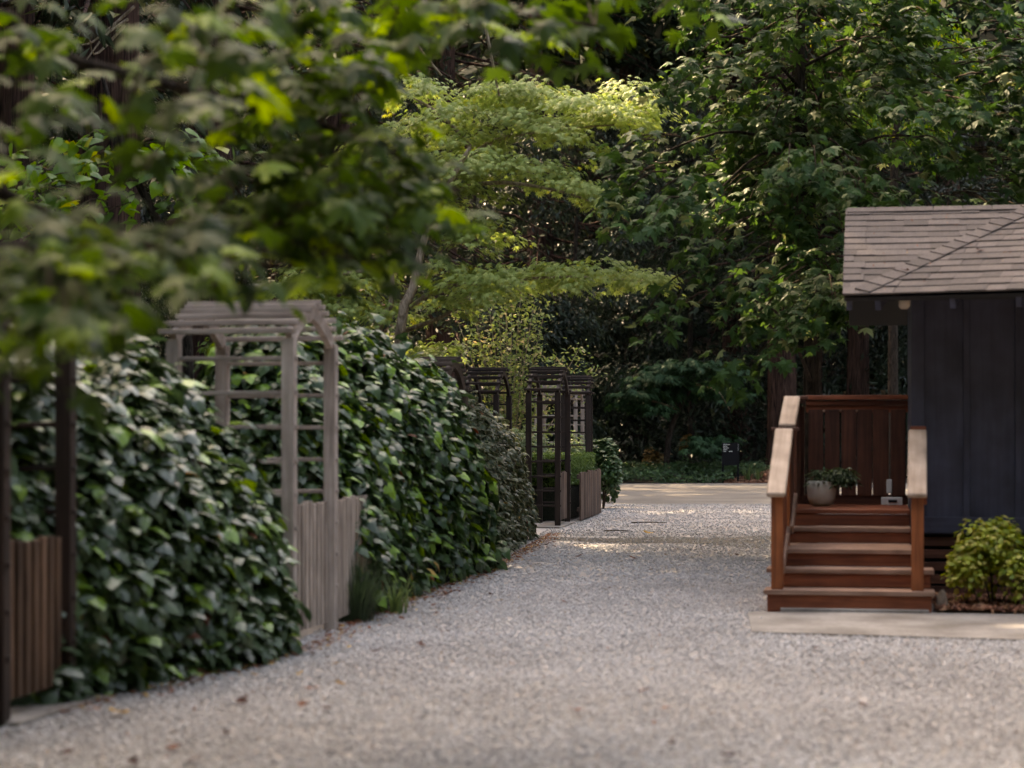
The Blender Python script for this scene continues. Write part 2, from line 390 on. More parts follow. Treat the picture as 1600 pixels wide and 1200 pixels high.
IVY = [leaf_shape([(0, 0.02), (0.20, -0.10), (0.40, -0.02), (0.55, 0.20), (0.34, 0.42), (0.30, 0.62), (0.16, 0.85), (0, 1.02)], fold=0.25, curl=0.35 + 0.1 * s, seed=s) for s in range(3)]
MAPLE = [leaf_shape([(0, 0.0), (0.13, -0.07), (0.42, -0.15), (0.29, 0.07), (0.66, 0.20), (0.72, 0.42), (0.36, 0.38), (0.50, 0.76), (0.22, 0.58), (0.14, 0.86), (0, 1.10)], mid=0.30, fold=0.2 + 0.1 * s, curl=0.25 + 0.2 * s, seed=10 + s, lobewave=0.03) for s in range(3)]
LACE = [leaf_shape([(0, 0.02), (0.40, -0.10), (0.20, 0.14), (0.62, 0.36), (0.22, 0.34), (0.42, 0.78), (0.12, 0.52), (0, 1.05)], mid=0.22, fold=0.3, curl=0.4, seed=20 + s) for s in range(2)]
HEART = [leaf_shape([(0, 0.05), (0.22, -0.10), (0.45, 0.06), (0.46, 0.34), (0.26, 0.68), (0, 1.05)], fold=0.2 + .1 * s, curl=0.3, seed=30 + s) for s in range(2)]
OVAL = [leaf_shape([(0, 0.0), (0.22, 0.28), (0.24, 0.62), (0, 1.0)], mid=0.5, fold=0.25, curl=0.3, seed=40 + s) for s in range(2)]
ROUND = [leaf_shape([(0, 0.0), (0.26, 0.22), (0.38, 0.62), (0.2, 0.92), (0, 0.98)], mid=0.55, fold=0.2, curl=0.2, seed=50 + s) for s in range(2)]
def quad_leaf(wd, curl=0.2):
    V = np.array([[0, 0, 0], [wd, 0.45, -0.05], [0, 1, -curl], [-wd, 0.5, -0.05]], float)
    return V, np.array([[0, 1, 2], [0, 2, 3]]), np.array([0.6, 0, 0.2, 0])
SLIM = [quad_leaf(0.16), quad_leaf(0.22, 0.35)]
DIAMOND = [quad_leaf(0.30), quad_leaf(0.24, 0.4)]
NEEDLE = [quad_leaf(0.12, 0.15), quad_leaf(0.17, 0.3)]

_leafmesh = {}
def foliage(thing, shapes, pos, nrm, tip, size, mat, singles=0, part='leaf', rest='foliage', tint=None):
    """leaves on a thing: the largest that show become objects of their own, the rest one mesh"""
    n = len(pos); pos = np.asarray(pos, float); size = np.broadcast_to(np.asarray(size, float), (n,))
    z = norm(np.asarray(nrm, float)); y = np.asarray(tip, float); y = norm(y - (y * z).sum(1, keepdims=True) * z); x = np.cross(y, z)
    var = rng.integers(0, len(shapes), n)
    tint = rng.random(n) if tint is None else tint
    keep = np.ones(n, bool)
    if singles:
        X, Yp = px_of(pos + y * size[:, None] * 0.4)
        d = pos[:, 1]; app = size / d * FPX * (0.35 + np.abs((z * norm(np.array([0, 0, EYE]) - pos)).sum(1)))
        ok = (X > -10) & (X < 1610) & (Yp > -10) & (Yp < 1210) & (d > 1)
        cell = 14.0
        key = (X // cell).astype(int) * 1000 + (Yp // cell).astype(int)
        order = np.argsort(d); seen, cand = set(), []
        for i in order:
            if ok[i] and key[i] not in seen:
                seen.add(key[i]); cand.append(i)
        cand = sorted(cand, key=lambda i: -app[i])[:singles]
        for i in cand:
            k = (id(shapes), int(var[i]), mat.name)
            if k not in _leafmesh:
                V, F, rib = shapes[var[i]]
                me = mesh_of('leaf', V, F, {'rib': rib}); me.materials.append(mat); _leafmesh[k] = me
            B = Matrix([[x[i][r] * size[i], y[i][r] * size[i], z[i][r] * size[i], pos[i][r]] for r in range(3)] + [[0, 0, 0, 1]])
            link(part, _leafmesh[k], None, thing, B)
            keep[i] = False
    Vs, Fs, Ts, Rs, off = [], [], [], [], 0
    for v in range(len(shapes)):
        I = np.nonzero(keep & (var == v))[0]
        if not len(I): continue
        V, F, rib = shapes[v]
        P = pos[I][:, None, :] + size[I][:, None, None] * (V[None, :, 0:1] * x[I][:, None] + V[None, :, 1:2] * y[I][:, None] + V[None, :, 2:3] * z[I][:, None])
        Fs.append((F[None] + (np.arange(len(I)) * len(V))[:, None, None] + off).reshape(-1, 3))
        Vs.append(P.reshape(-1, 3)); Ts.append(np.repeat(tint[I], len(V))); Rs.append(np.tile(rib, len(I)))
        off += len(I) * len(V)
    me = mesh_of(rest, np.concatenate(Vs), np.concatenate(Fs), {'tint': np.concatenate(Ts), 'rib': np.concatenate(Rs)})
    o = link(rest, me, mat, thing)
    o['kind'] = 'stuff'
    return o

def rnd_unit(n):
    return norm(rng.normal(size=(n, 3)))

# ------------------------------------------------------------------ the setting
def sheet(name, pts, z, mat, kind='structure'):
    V = np.array([(p[0], p[1], z) for p in pts], float)
    me = bpy.data.meshes.new(name); me.from_pydata([tuple(v) for v in V], [], [list(range(len(V)))]); me.update()
    o = link(name, me, mat); tag(o, kind=kind); return o

gy, gx = np.meshgrid(np.linspace(-60, 180, 121), np.linspace(-120, 120, 61), indexing='ij')
def hill_z(x, y):
    s = np.clip((y - 66) / 55, 0, 1); s = s * s * (3 - 2 * s)
    l = np.clip((-x - 22) / 60, 0, 1) ; r_ = np.clip((x - 30) / 60, 0, 1)
    return 34 * s + 14 * l * l + 14 * r_ * r_ - 0.012
gz = hill_z(gx, gy)
nv = gx.shape
idx = np.arange(gx.size).reshape(nv)
Fg = np.stack([idx[:-1, :-1], idx[:-1, 1:], idx[1:, 1:], idx[1:, :-1]], -1).reshape(-1, 4)
o = link('ground', mesh_of('ground', np.stack([gx, gy, gz], -1).reshape(-1, 3), Fg, smooth=True), M['soil']); tag(o, kind='structure')

GYS = [2, 6, 9.16, 10.05, 10.98, 12.64, 13.68, 16.38, 19.44, 24.6, 29.9, 33.5, 39]
GXS = [-3.4, -2.75, -2.26, -2.04, -1.71, -1.264, -1.197, -.819, -.304, .231, .748, 1.40, 2.1]
def G(y): return np.interp(y, GYS, GXS)

yy = np.linspace(-12, 39.4, 60)
left = [(G(max(y, 2)) - (0.5 if y < 34 else 4.0 * min(1, (y - 34) / 2)), y) for y in yy]
gravel = sheet('gravel_drive', [(9.0, -12), (9.0, 39.4)] + left[::-1], 0.0, M['gravel'])
sheet('paved_road', [(-14, 38.6), (24, 39.6), (24, 56.2), (8, 56.3), (2, 55.6), (-14, 54)], 0.004, M['asphalt'])
def slab(name, pts, z0, z1, mat, kind='structure'):
    n = len(pts)
    V = [(x, y, z1) for x, y in pts] + [(x, y, z0) for x, y in pts]
    F = [list(range(n)), list(range(2 * n - 1, n - 1, -1))] + [[i, i + n, (i + 1) % n + n, (i + 1) % n] for i in range(n)]
    me = bpy.data.meshes.new(name); me.from_pydata(V, [], F); me.update()
    o = link(name, me, mat); tag(o, kind=kind); return o

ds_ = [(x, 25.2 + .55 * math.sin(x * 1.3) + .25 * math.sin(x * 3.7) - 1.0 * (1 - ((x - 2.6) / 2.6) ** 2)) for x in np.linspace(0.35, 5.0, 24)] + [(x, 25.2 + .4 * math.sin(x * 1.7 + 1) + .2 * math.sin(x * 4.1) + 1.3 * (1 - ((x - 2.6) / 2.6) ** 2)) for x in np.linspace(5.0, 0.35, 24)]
sheet('painted_shade_strip', ds_, 0.004, M['shade_tone'])  # dark colour paints the band of shade across the drive
# loose stones of the drive
def stones():
    cube = np.array([[-1, -1, -1], [1, -1, -1], [1, 1, -1], [-1, 1, -1], [-1, -1, 1], [1, -1, 1], [1, 1, 1], [-1, 1, 1]], float)
    Fc = np.array([[4, 5, 6, 7], [0, 1, 5, 4], [1, 2, 6, 5], [2, 3, 7, 6], [3, 0, 4, 7]])
    pts = []
    for (y0, y1, dens, s0, s1) in ((7.0, 12, 2300, .0055, .012), (12, 18, 1250, .006, .0135), (18, 28, 330, .009, .018), (28, 39, 210, .007, .014)):
        n = int((y1 - y0) * 0.62 * (y0 + y1) / 2 * dens)
        y = rng.uniform(y0, y1, n); x = rng.uniform(-0.31, 0.31, n) * y
        ok = (x > G(y) - 0.1) & (x < 8)
        # not on the path, steps or bed
        la = (x - 1.884) * math.cos(R(10)) - (y - 15.12) * math.sin(R(10)); lb = (x - 1.884) * math.sin(R(10)) + (y - 15.12) * math.cos(R(10))
        ok &= ~((la > -.0) & (lb > -.02) & (lb < 5)) & ~((x > 1.60 + 0.25 * rng.random(n) ** 2) & (y > 13.52 - (x - 1.6) * 0.325 + .10 * np.sin(x * 5) * rng.random(n) + .25 * rng.random(n) ** 5) & (lb < .02))
        pts.append(np.stack([x, y, rng.uniform(s0, s1, n)], 1)[ok])
    P = np.concatenate(pts); n = len(P)
    keep = ~((np.abs(P[:, 1] - 25.3) < 1.0 + .3 * np.sin(P[:, 0] * 2)) & (P[:, 0] > .5) & (rng.random(n) < .6)); P = P[keep]; n = len(P)  # stones thinned so the painted shade strip shows through
    a = rng.uniform(0, 2 * np.pi, n); ca, sa = np.cos(a), np.sin(a)
    S = P[:, 2][:, None] * rng.uniform(0.55, 1.15, (n, 3)) * np.array([1, 1, 0.65])
    V = cube[None] * rng.uniform(0.55, 1.0, (n, 8, 3)); V *= S[:, None]
    V2 = V.copy(); V2[..., 0] = V[..., 0] * ca[:, None] - V[..., 1] * sa[:, None]; V2[..., 1] = V[..., 0] * sa[:, None] + V[..., 1] * ca[:, None]
    V2[..., 2] += V2[..., 0] * rng.normal(0, .3, n)[:, None]
    V2[..., 0] += P[:, 0][:, None]; V2[..., 1] += P[:, 1][:, None]; V2[..., 2] += (S[:, 2] * 0.55)[:, None]
    F = (Fc[None] + (np.arange(n) * 8)[:, None, None]).reshape(-1, 4)
    me = mesh_of('gravel_stones', V2.reshape(-1, 3), F, {'tint': np.repeat(rng.random(n), 8)})
    o = link('gravel_stones', me, M['stone']); tag(o, kind='stuff')
stones()

# ------------------------------------------------------------------ cabin frame of reference
TH = R(10)
EX = np.array([math.cos(TH), -math.sin(TH), 0]); EY = np.array([math.sin(TH), math.cos(TH), 0]); EZ = np.array([0, 0, 1.0])
O3 = np.array([1.884, 15.12, 0])
def Lc(a, b, z): return O3 + a * EX + b * EY + z * EZ

slab('concrete_path', [(1.72, 14.96), (1.58, 13.46), (2.4, 13.2), (3.9, 12.72), (7.0, 11.9), (7.0, 14.1), (3.05, 14.88)], -0.05, 0.014, M['concrete'])
p = [Lc(a, b, 0) for a, b in ((0.10, -0.10), (1.17, -0.10), (1.17, 0.06), (0.10, 0.06))]
slab('concrete_footing', [(q[0], q[1]) for q in p], -0.05, 0.034, M['concrete'])
p = [Lc(a, b, 0) for a, b in ((1.22, 0.06), (5.2, 0.0), (5.2, 1.4), (1.22, 1.4))]
sheet('mulch_bed', [(q[0], q[1]) for q in p], 0.03, M['mulch'])

def chips(name, pts, zs, s0=.012, s1=.035):
    n = len(pts)
    base = np.array([[-1, -.3, 0], [1, -.3, 0], [1, .3, 0], [-1, .3, 0], [0, 0, .35]], float)
    F0 = np.array([[0, 1, 4], [1, 2, 4], [2, 3, 4], [3, 0, 4]])
    z = norm(rng.normal(size=(n, 3)) * 0.5 + np.array([0, 0, 1])); t = rnd_unit(n); y = norm(t - (t * z).sum(1, keepdims=True) * z); x = np.cross(y, z)
    s = rng.uniform(s0, s1, n)
    P = np.stack([pts[:, 0], pts[:, 1], zs], 1)[:, None] + s[:, None, None] * (base[None, :, 0:1] * x[:, None] + base[None, :, 1:2] * y[:, None] + base[None, :, 2:3] * z[:, None])
    F = (F0[None] + (np.arange(n) * 5)[:, None, None]).reshape(-1, 3)
    o = link(name, mesh_of(name, P.reshape(-1, 3), F, {'tint': np.repeat(rng.random(n), 5)}), M['chip']); tag(o, kind='stuff')
n = 5200; a = rng.uniform(1.23, 3.2, n); b = rng.uniform(0.02, 1.3, n)
q = O3[None] + a[:, None] * EX + b[:, None] * EY
chips('mulch_chips', q, 0.03 + rng.random(n) * 0.03)

# ------------------------------------------------------------------ the cabin
cabin = empty('cabin', tuple(Lc(1.075, 1.39, 0)), 'dark slate blue board and batten cabin with a brown shingle roof', 'cabin')
WB = 1.39; WA = 1.075; ZW = 0.60; ROOF_M = 0.47; BC = 0.618; AC = 0.74; ZC = 2.368; BR = 2.40
def roofL(a, b): return ZC + ROOF_M * (b - BC)
DL = R(14); mR = ROOF_M / (math.cos(DL) + 0.82 * math.sin(DL))
def roofR(a, b): return ZC + mR * ((b - BC) * math.cos(DL) + (a - AC) * math.sin(DL))
# front wall: boards with battens over the joints
joints = [WA + 0.085, 1.50, 1.90, 2.30, 2.70, 3.10, 3.50, 3.90, 4.30]
a0 = WA
top = 2.70
board('corner_board', Lc(WA + .045, WB - .012, ZW), Lc(WA + .045, WB - .012, top), 0.10, 0.026, M['slate'], cabin, up=-EY)
for i in range(len(joints) - 1):
    j0, j1 = joints[i], joints[i + 1]
    board('wall_board', Lc((j0 + j1) / 2, WB + .012, ZW), Lc((j0 + j1) / 2, WB + .012, top), j1 - j0 - .004, 0.02, M['slate'], cabin, up=-EY, ch=0.002)
    board('batten', Lc(j1, WB - .008, ZW), Lc(j1, WB - .008, top), 0.05, 0.020, M['slate'], cabin, up=-EY)
for k in range(9):                           # left wall
    b0 = WB + .04 + .25 * k
    board('wall_board', Lc(WA + .012, b0 + .12, ZW), Lc(WA + .012, b0 + .12, min(2.75, 2.72)), 0.245, 0.02, M['slate'], cabin, up=-EX, ch=0.002)
board('skirt_trim', Lc(WA - .01, WB - .016, .592), Lc(4.3, WB - .016, .592), 0.126, 0.032, M['slate'], cabin, up=-EY)
for k, z in enumerate((0.46, 0.36, 0.26, 0.16, 0.07)):
    board('crawl_slat', Lc(WA + .02, WB + .03, z), Lc(4.3, WB + .03, z), 0.07, 0.02, M['dark_redwood'], cabin, up=-EY)
board('back_wall', Lc(WA + .02, 3.62, 1.5), Lc(4.3, 3.62, 1.5), 2.4, 0.03, M['slate'], cabin, up=-EY)
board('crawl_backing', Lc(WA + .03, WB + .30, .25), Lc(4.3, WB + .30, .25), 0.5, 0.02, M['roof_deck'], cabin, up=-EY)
# roof
roof_o = empty('roof', tuple(Lc(2, 2, 2.5))); roof_o.parent = cabin; roof_o.matrix_parent_inverse = Matrix.Translation(-cabin.location)
def local_link(name, me, mat, sub, Mx=None):
    ob = bpy.data.objects.new(name, me)
    if mat is not None and len(me.materials) == 0: me.materials.append(mat)
    COL.objects.link(ob); ob.parent = sub
    ob.matrix_parent_inverse = Matrix.Translation(-Vector(sub.location))
    if Mx is not None: ob.matrix_basis = Mx
    return ob
def plate(name, corners, th, mat, sub):
    c = [np.array(q) for q in corners]; nn = norm(np.cross(c[1] - c[0], c[-1] - c[0]))
    if nn[2] < 0: nn = -nn
    V = c + [q - nn * th for q in c]; n = len(c)
    F = [list(range(n)), list(range(2 * n - 1, n - 1, -1))] + [[i, i + n, (i + 1) % n + n, (i + 1) % n] for i in range(n)]
    me = bpy.data.meshes.new(name); me.from_pydata([tuple(v) for v in V], [], F); me.update()
    return local_link(name, me, mat, sub)
AL, AR = 0.55, 4.6
dz = -0.012
plate('roof_deck', [Lc(AL, BC, roofL(0, BC) + dz), Lc(AR, BC, roofL(0, BC) + dz), Lc(AR, BR, roofL(0, BR) + dz), Lc(AL, BR, roofL(0, BR) + dz)], 0.03, M['roof_deck'], roof_o)
plate('roof_deck', [Lc(AL, BR, roofL(0, BR) + dz), Lc(AR, BR, roofL(0, BR) + dz), Lc(AR, BR + 1.78, ZC + dz), Lc(AL, BR + 1.78, ZC + dz)], 0.03, M['roof_deck'], roof_o)
cR = (math.cos(DL), -math.sin(DL)); gR = (math.sin(DL), math.cos(DL))      # contour and up-slope of the front plane, in (a,b)
def Rp(s, t): return AC + s * cR[0] + t * gR[0], BC + s * cR[1] + t * gR[1]
SL = 1.782 / (1)                                     # plan length of the left plane
tR = (ROOF_M * 1.782) / mR
def RP3(s, t, dz=0.0):
    a, b = Rp(s, t); return Lc(a, b, ZC + mR * t + dz)
plate('roof_deck', [RP3(0, 0, dz), RP3(3.9, 0, dz), RP3(3.9, tR, dz), RP3(0.62, tR, dz), ], 0.03, M['roof_deck'], roof_o)
# shingles, each laid on its course
_sh = {}
def shingle(c, xdir, updir, wd, lg, th=0.011):
    key = (round(wd, 2), round(lg, 2))
    if key not in _sh:
        me = box_mesh(round(wd, 2), round(lg, 2), th, 0.002).copy(); me.materials.clear(); me.materials.append(M['shingle']); _sh[key] = me
    x = Vector(xdir).normalized(); y = Vector(updir).normalized(); z = x.cross(y).normalized(); y = z.cross(x)
    Mx = Matrix((x, y, z)).transposed().to_4x4() @ Matrix.Rotation(R(-3.2), 4, 'X'); Mx.translation = Vector(c) + z * (th * 0.5 + 0.006)
    local_link('shingle', _sh[key], None, roof_o, Mx)
NC = 14
upL = norm(EY + EZ * ROOF_M); sl = 1.782 * math.sqrt(1 + ROOF_M ** 2)
for k in range(NC):
    tb = (k + 0.5) / NC * 1.782
    amax = AC + 0.82 * (tb + .13) + 0.12
    a = AL - 0.01 + (-random.uniform(0.02, 0.16))
    while a < amax:
        wd = random.choice((0.15, 0.20, 0.25, 0.25, 0.30))
        lo, hi = max(a, AL - 0.012), min(a + wd, amax)
        if hi - lo > 0.05:
            j = random.choice((0, 0, 0.0, -0.004))
            shingle(Lc((lo + hi) / 2, BC + tb + j, roofL(0, BC + tb + j)), EX, upL, hi - lo - .004, sl / NC * 1.14, random.choice((0.008, 0.012, 0.016)))
        a += wd
upR = norm(gR[0] * EX + gR[1] * EY + EZ * mR); cR3 = cR[0] * EX + cR[1] * EY; slR = tR * math.sqrt(1 + mR ** 2)
for k in range(NC):
    t = (k + 0.5) / NC * tR
    # valley position on this contour: a - AC = .82 (b - BC)
    s0 = (0.82 * gR[1] - gR[0]) * t / (cR[0] - 0.82 * cR[1])
    s = s0 - 0.03 - random.uniform(0, .1)
    while s < 2.35:
        wd = random.choice((0.15, 0.20, 0.25, 0.25, 0.30))
        lo = max(s, s0 - 0.03); hi = s + wd
        if hi - lo > 0.05:
            shingle(RP3((lo + hi) / 2, t), cR3, upR, hi - lo - .004, slR / NC * 1.14, random.choice((0.008, 0.012, 0.016)))
        s += wd
# cap pieces along the fold, and along the ridge
v0, v1 = np.array(Lc(AC, BC, ZC)), np.array(Lc(AC + 0.82 * 1.782, BR, roofL(0, BR)))
vd = norm(v1 - v0); nL = norm(np.cross(EX, upL)); side = norm(np.cross(nL, vd)); Lv = np.linalg.norm(v1 - v0); nc = 15
for k in range(nc):
    c = v0 + vd * (k + .5) / nc * Lv + side * 0.065
    x = Vector(-side).normalized(); y = Vector(vd)
    z = Vector(nL)
    key = ('cap', 0)
    if key not in _sh:
        me = box_mesh(0.14, 0.17, 0.014, 0.002).copy(); me.materials.clear(); me.materials.append(M['shingle']); _sh[key] = me
    yv = z.cross(x)
    Mx = Matrix((x, yv, z)).transposed().to_4x4() @ Matrix.Rotation(R(-3), 4, 'X'); Mx.translation = Vector(c) + z * 0.026
    local_link('hip_shingle', _sh[key], None, roof_o, Mx)
a = AL
while a < AR - .1:
    Mx = Matrix((Vector(EX), Vector(upL), Vector(EX).cross(Vector(upL)))).transposed().to_4x4() @ Matrix.Rotation(R(-2), 4, 'X'); c = Lc(a + .12, BR - .05, roofL(0, BR - .05)); Mx.translation = Vector(c) + Vector((0, 0, .026))
    key = ('ridge', 0)
    if key not in _sh:
        me = box_mesh(0.235, 0.12, 0.012, 0.002).copy(); me.materials.clear(); me.materials.append(M['shingle']); _sh[key] = me
    local_link('ridge_shingle', _sh[key], None, roof_o, Mx); a += .24
# rafter tails under the eaves
for s in (0.06, 0.63, 1.12, 1.61, 2.10, 2.6):
    p0, p1 = RP3(s, 0.03, -0.085), RP3(s, 0.95, -0.085)
    board('rafter_tail', p0, p1, 0.045, 0.085, M['slate'], cabin, up=(0, 0, 1))
board('rafter_tail', Lc(AL + .04, BC + .04, ZC - .07), Lc(AL + .04, BR, roofL(0, BR) - .09), 0.045, 0.085, M['slate'], cabin)
# small lamp under the eave
def lathe(prof, seg=20):
    V, F = [], []
    for r_, z in prof:
        for k in range(seg):
            an = 2 * math.pi * k / seg; V.append((r_ * math.cos(an), r_ * math.sin(an), z))
    for i in range(len(prof) - 1):
        for k in range(seg):
            j = (k + 1) % seg; F.append([i * seg + k, i * seg + j, (i + 1) * seg + j, (i + 1) * seg + k])
    return np.array(V), np.array(F)
V, F = lathe([(0.001, -.045), (.025, -.043), (.042, -.025), (.046, 0), (.046, .02), (.03, .028), (.02, .05), (.018, .09), (.001, .09)], 16)
q = W(1413, 474, 15.9)
link('eave_lamp', mesh_of('eave_lamp', V + q, F, smooth=True), M['lamp_cream'], cabin)

# ------------------------------------------------------------------ porch with steps
porch = empty('porch_steps', tuple(Lc(0.6, 0, 0)), 'red-brown wooden porch with five steps and pale sloping handrails beside the cabin', 'porch')
ZT = [0.166, 0.307, 0.440, 0.566, 0.700]
def bd(name, p0, p1, wd, th, mat, up=(0, 0, 1), ch=0.004): return board(name, Lc(*p0), Lc(*p1), wd, th, mat, porch, up=up, ch=ch)
bd('riser', (0.0, .012, .066), (1.19, .012, .066), .128, .024, M['redwood'], up=-EY)
bd('riser', (1.178, .03, .066), (1.178, .56, .066), .128, .024, M['redwood'], up=EX)
bd('riser', (.012, .03, .066), (.012, 1.0, .066), .128, .024, M['redwood'], up=-EX)
bd('tread', (-.025, .125, .148), (1.215, .125, .148), .30, .036, M['tread'])
bd('riser', (.02, .292, .218), (1.19, .292, .218), .100, .024, M['redwood'], up=-EY)
bd('riser', (1.178, .31, .218), (1.178, .56, .218), .100, .024, M['redwood'], up=EX)
bd('tread', (-.02, .40, .289), (1.215, .40, .289), .29, .036, M['tread'])
bd('riser', (.02, .572, .356), (1.09, .572, .356), .096, .024, M['redwood'], up=-EY)
for k in range(6):
    bd('landing_board', (.02, .605 + .146 * k, .422), (1.10 if k < 5 else 1.06, .605 + .146 * k, .422), .142, .036, M['tread'])
bd('riser', (.10, 1.442, .484), (1.065, 1.442, .484), .088, .024, M['redwood'], up=-EY)
bd('tread', (.10, 1.555, .548), (1.065, 1.555, .548), .29, .036, M['tread'])
bd('riser', (.10, 1.712, .614), (1.065, 1.712, .614), .096, .024, M['redwood'], up=-EY)
for k in range(9):
    bd('deck_board', (.06, 1.76 + .146 * k, .682), (1.065, 1.76 + .146 * k, .682), .142, .036, M['redwood'])
bd('side_skirt', (.055, 1.05, .34), (.055, 3.02, .34), .60, .02, M['dark_redwood'], up=-EX)
# left rail
AP = 0.072
def post(a, b, z0, z1, mat='orange_post', wd=.089):
    return bd('post', (a, b, z0), (a, b, z1), wd, wd, M[mat], up=-EY)
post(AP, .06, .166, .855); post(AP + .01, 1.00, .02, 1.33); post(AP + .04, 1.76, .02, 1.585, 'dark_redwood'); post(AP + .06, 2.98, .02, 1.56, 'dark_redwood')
bd('handrail', (AP - .005, -.05, .862), (AP + .012, .96, 1.345), .140, .038, M['rail_cap'], ch=.012)
bd('handrail', (AP + .03, 1.05, 1.375), (AP + .045, 1.72, 1.612), .132, .038, M['rail_cap'], ch=.012)
bd('post_cap', (AP - .09, 1.00, 1.352), (AP + .13, 1.00, 1.352), .11, .028, M['dark_redwood'])
bd('post_cap', (AP - .03, 1.77, 1.612), (AP + .17, 1.77, 1.612), .13, .030, M['dark_redwood'])
bd('top_rail', (AP + .05, 1.84, 1.60), (AP + .06, 2.95, 1.60), .10, .036, M['dark_redwood'])
bd('bottom_rail', (AP + .03, .11, .30), (AP + .04, .95, .56), .038, .070, M['tread'])
bd('bottom_rail', (AP + .06, 1.05, .56), (AP + .07, 1.72, .80), .038, .070, M['tread'])
bd('upper_rail', (AP + .02, .11, .83), (AP + .03, .95, 1.25), .038, .085, M['orange_post'])
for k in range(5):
    b0 = .22 + .155 * k
    bd('side_board', (AP + .025, b0, .36 + .31 * (b0 - .11)), (AP + .025, b0, .84 + .5 * (b0 - .11)), .135, .020, M['redwood'], up=-EX)
for k in range(4):
    b0 = 1.14 + .155 * k
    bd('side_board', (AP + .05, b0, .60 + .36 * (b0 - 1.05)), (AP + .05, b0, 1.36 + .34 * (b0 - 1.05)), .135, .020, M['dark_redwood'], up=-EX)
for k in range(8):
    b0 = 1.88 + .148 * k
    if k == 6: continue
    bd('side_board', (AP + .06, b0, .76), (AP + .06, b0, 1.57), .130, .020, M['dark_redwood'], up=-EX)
# right rail
AQ = 1.090
post(AQ, .06, .166, .855); post(AQ + .02, 1.02, .44, 1.345)
bd('handrail', (AQ - .005, -.05, .862), (AQ + .02, .97, 1.335), .140, .038, M['rail_cap'], ch=.012)
bd('post_cap', (AQ - .035, 1.04, 1.360), (AQ + .085, 1.04, 1.360), .12, .030, M['redwood'])
bd('upper_rail', (AQ + .05, .11, .83), (AQ + .06, .95, 1.25), .038, .085, M['redwood'])
# back screen
BB = 2.95
bd('top_rail', (.19, BB, 1.635), (1.07, BB, 1.635), .10, .040, M['redwood'])
bd('second_rail', (.19, BB + .02, 1.535), (1.07, BB + .02, 1.535), .038, .060, M['redwood'])
bd('bottom_rail', (.10, BB + .02, .742), (1.07, BB + .02, .742), .038, .084, M['dark_redwood'])
bd('top_rail', (.19, BB - .01, 1.588), (1.07, BB - .01, 1.588), .030, .040, M['redwood'])
xs = [.275, .417, .560, .697, .835, .985]
for k, a in enumerate(xs):
    bd('screen_board', (a, BB, .775), (a, BB, 1.53), .128 if k != 4 else .137, .024, M['dark_redwood'], up=-EY)
    if k < 3: bd('spacer_block', (a + .071, BB - .016, 1.512), (a + .071, BB - .016, 1.53), .02, .012, M['tread'], up=-EY)
bd('gate_latch', (.908, BB - .02, .80), (.908, BB - .02, .92), .045, .018, M['white_plastic'], up=-EY)

ub = empty('utility_box', tuple(Lc(.93, 2.82, .70)), 'small white plastic box lying on the porch deck by the back screen', 'box')
board('case', Lc(.84, 2.82, .735), Lc(1.02, 2.82, .735), .07, .066, M['white_plastic'], ub)
board('label_strip', Lc(.90, 2.782, .735), Lc(.975, 2.782, .735), .025, .006, M['sign_black'], ub, up=-EY)

# potted plant
pc = Lc(.335, 2.50, .70)
pot = empty('potted_plant', tuple(pc), 'round cream pot with a trailing dark green plant on the porch deck', 'potted plant')
V, F = lathe([(.001, 0), (.07, 0), (.10, .02), (.118, .07), (.124, .14), (.124, .215), (.112, .215), (.108, .18), (.001, .175)], 28)
link('pot', mesh_of('pot', V + pc, F, smooth=True), M['pot'], pot)
n = 1100
th = rng.uniform(0, 2 * np.pi, n); rr = rng.random(n) ** .6
base = pc + np.array([0, 0, .2])
d = np.stack([np.cos(th), np.sin(th), np.zeros(n)], 1)
pp = base + d * rr[:, None] * .11 + EX * (.12 + .08 * rng.random(n))[:, None] * (rng.random(n) < .8)[:, None] + EZ * (.02 + rng.random(n) * .11 - rr ** 2 * .05)[:, None]
foliage(pot, SLIM, pp, d * .4 + rnd_unit(n) * .6 + EZ, d + rnd_unit(n) * .7 - EZ * .1, rng.uniform(.03, .07, n), M['fern_leaf'])
gs = empty('garden_stone', tuple(Lc(1.27, .12, 0)), 'small upright tan stone between the bottom step and the yellow shrub', 'stone')
V, F = lathe([(.001, 0), (.04, 0), (.045, .04), (.038, .10), (.022, .14), (.001, .15)], 9)
V = V * np.array([1, .7, 1]) + rng.normal(0, .004, V.shape) + Lc(1.27, .12, 0.02)
link('stone_body', mesh_of('stone_body', V, F), M['tan_stone'], gs)

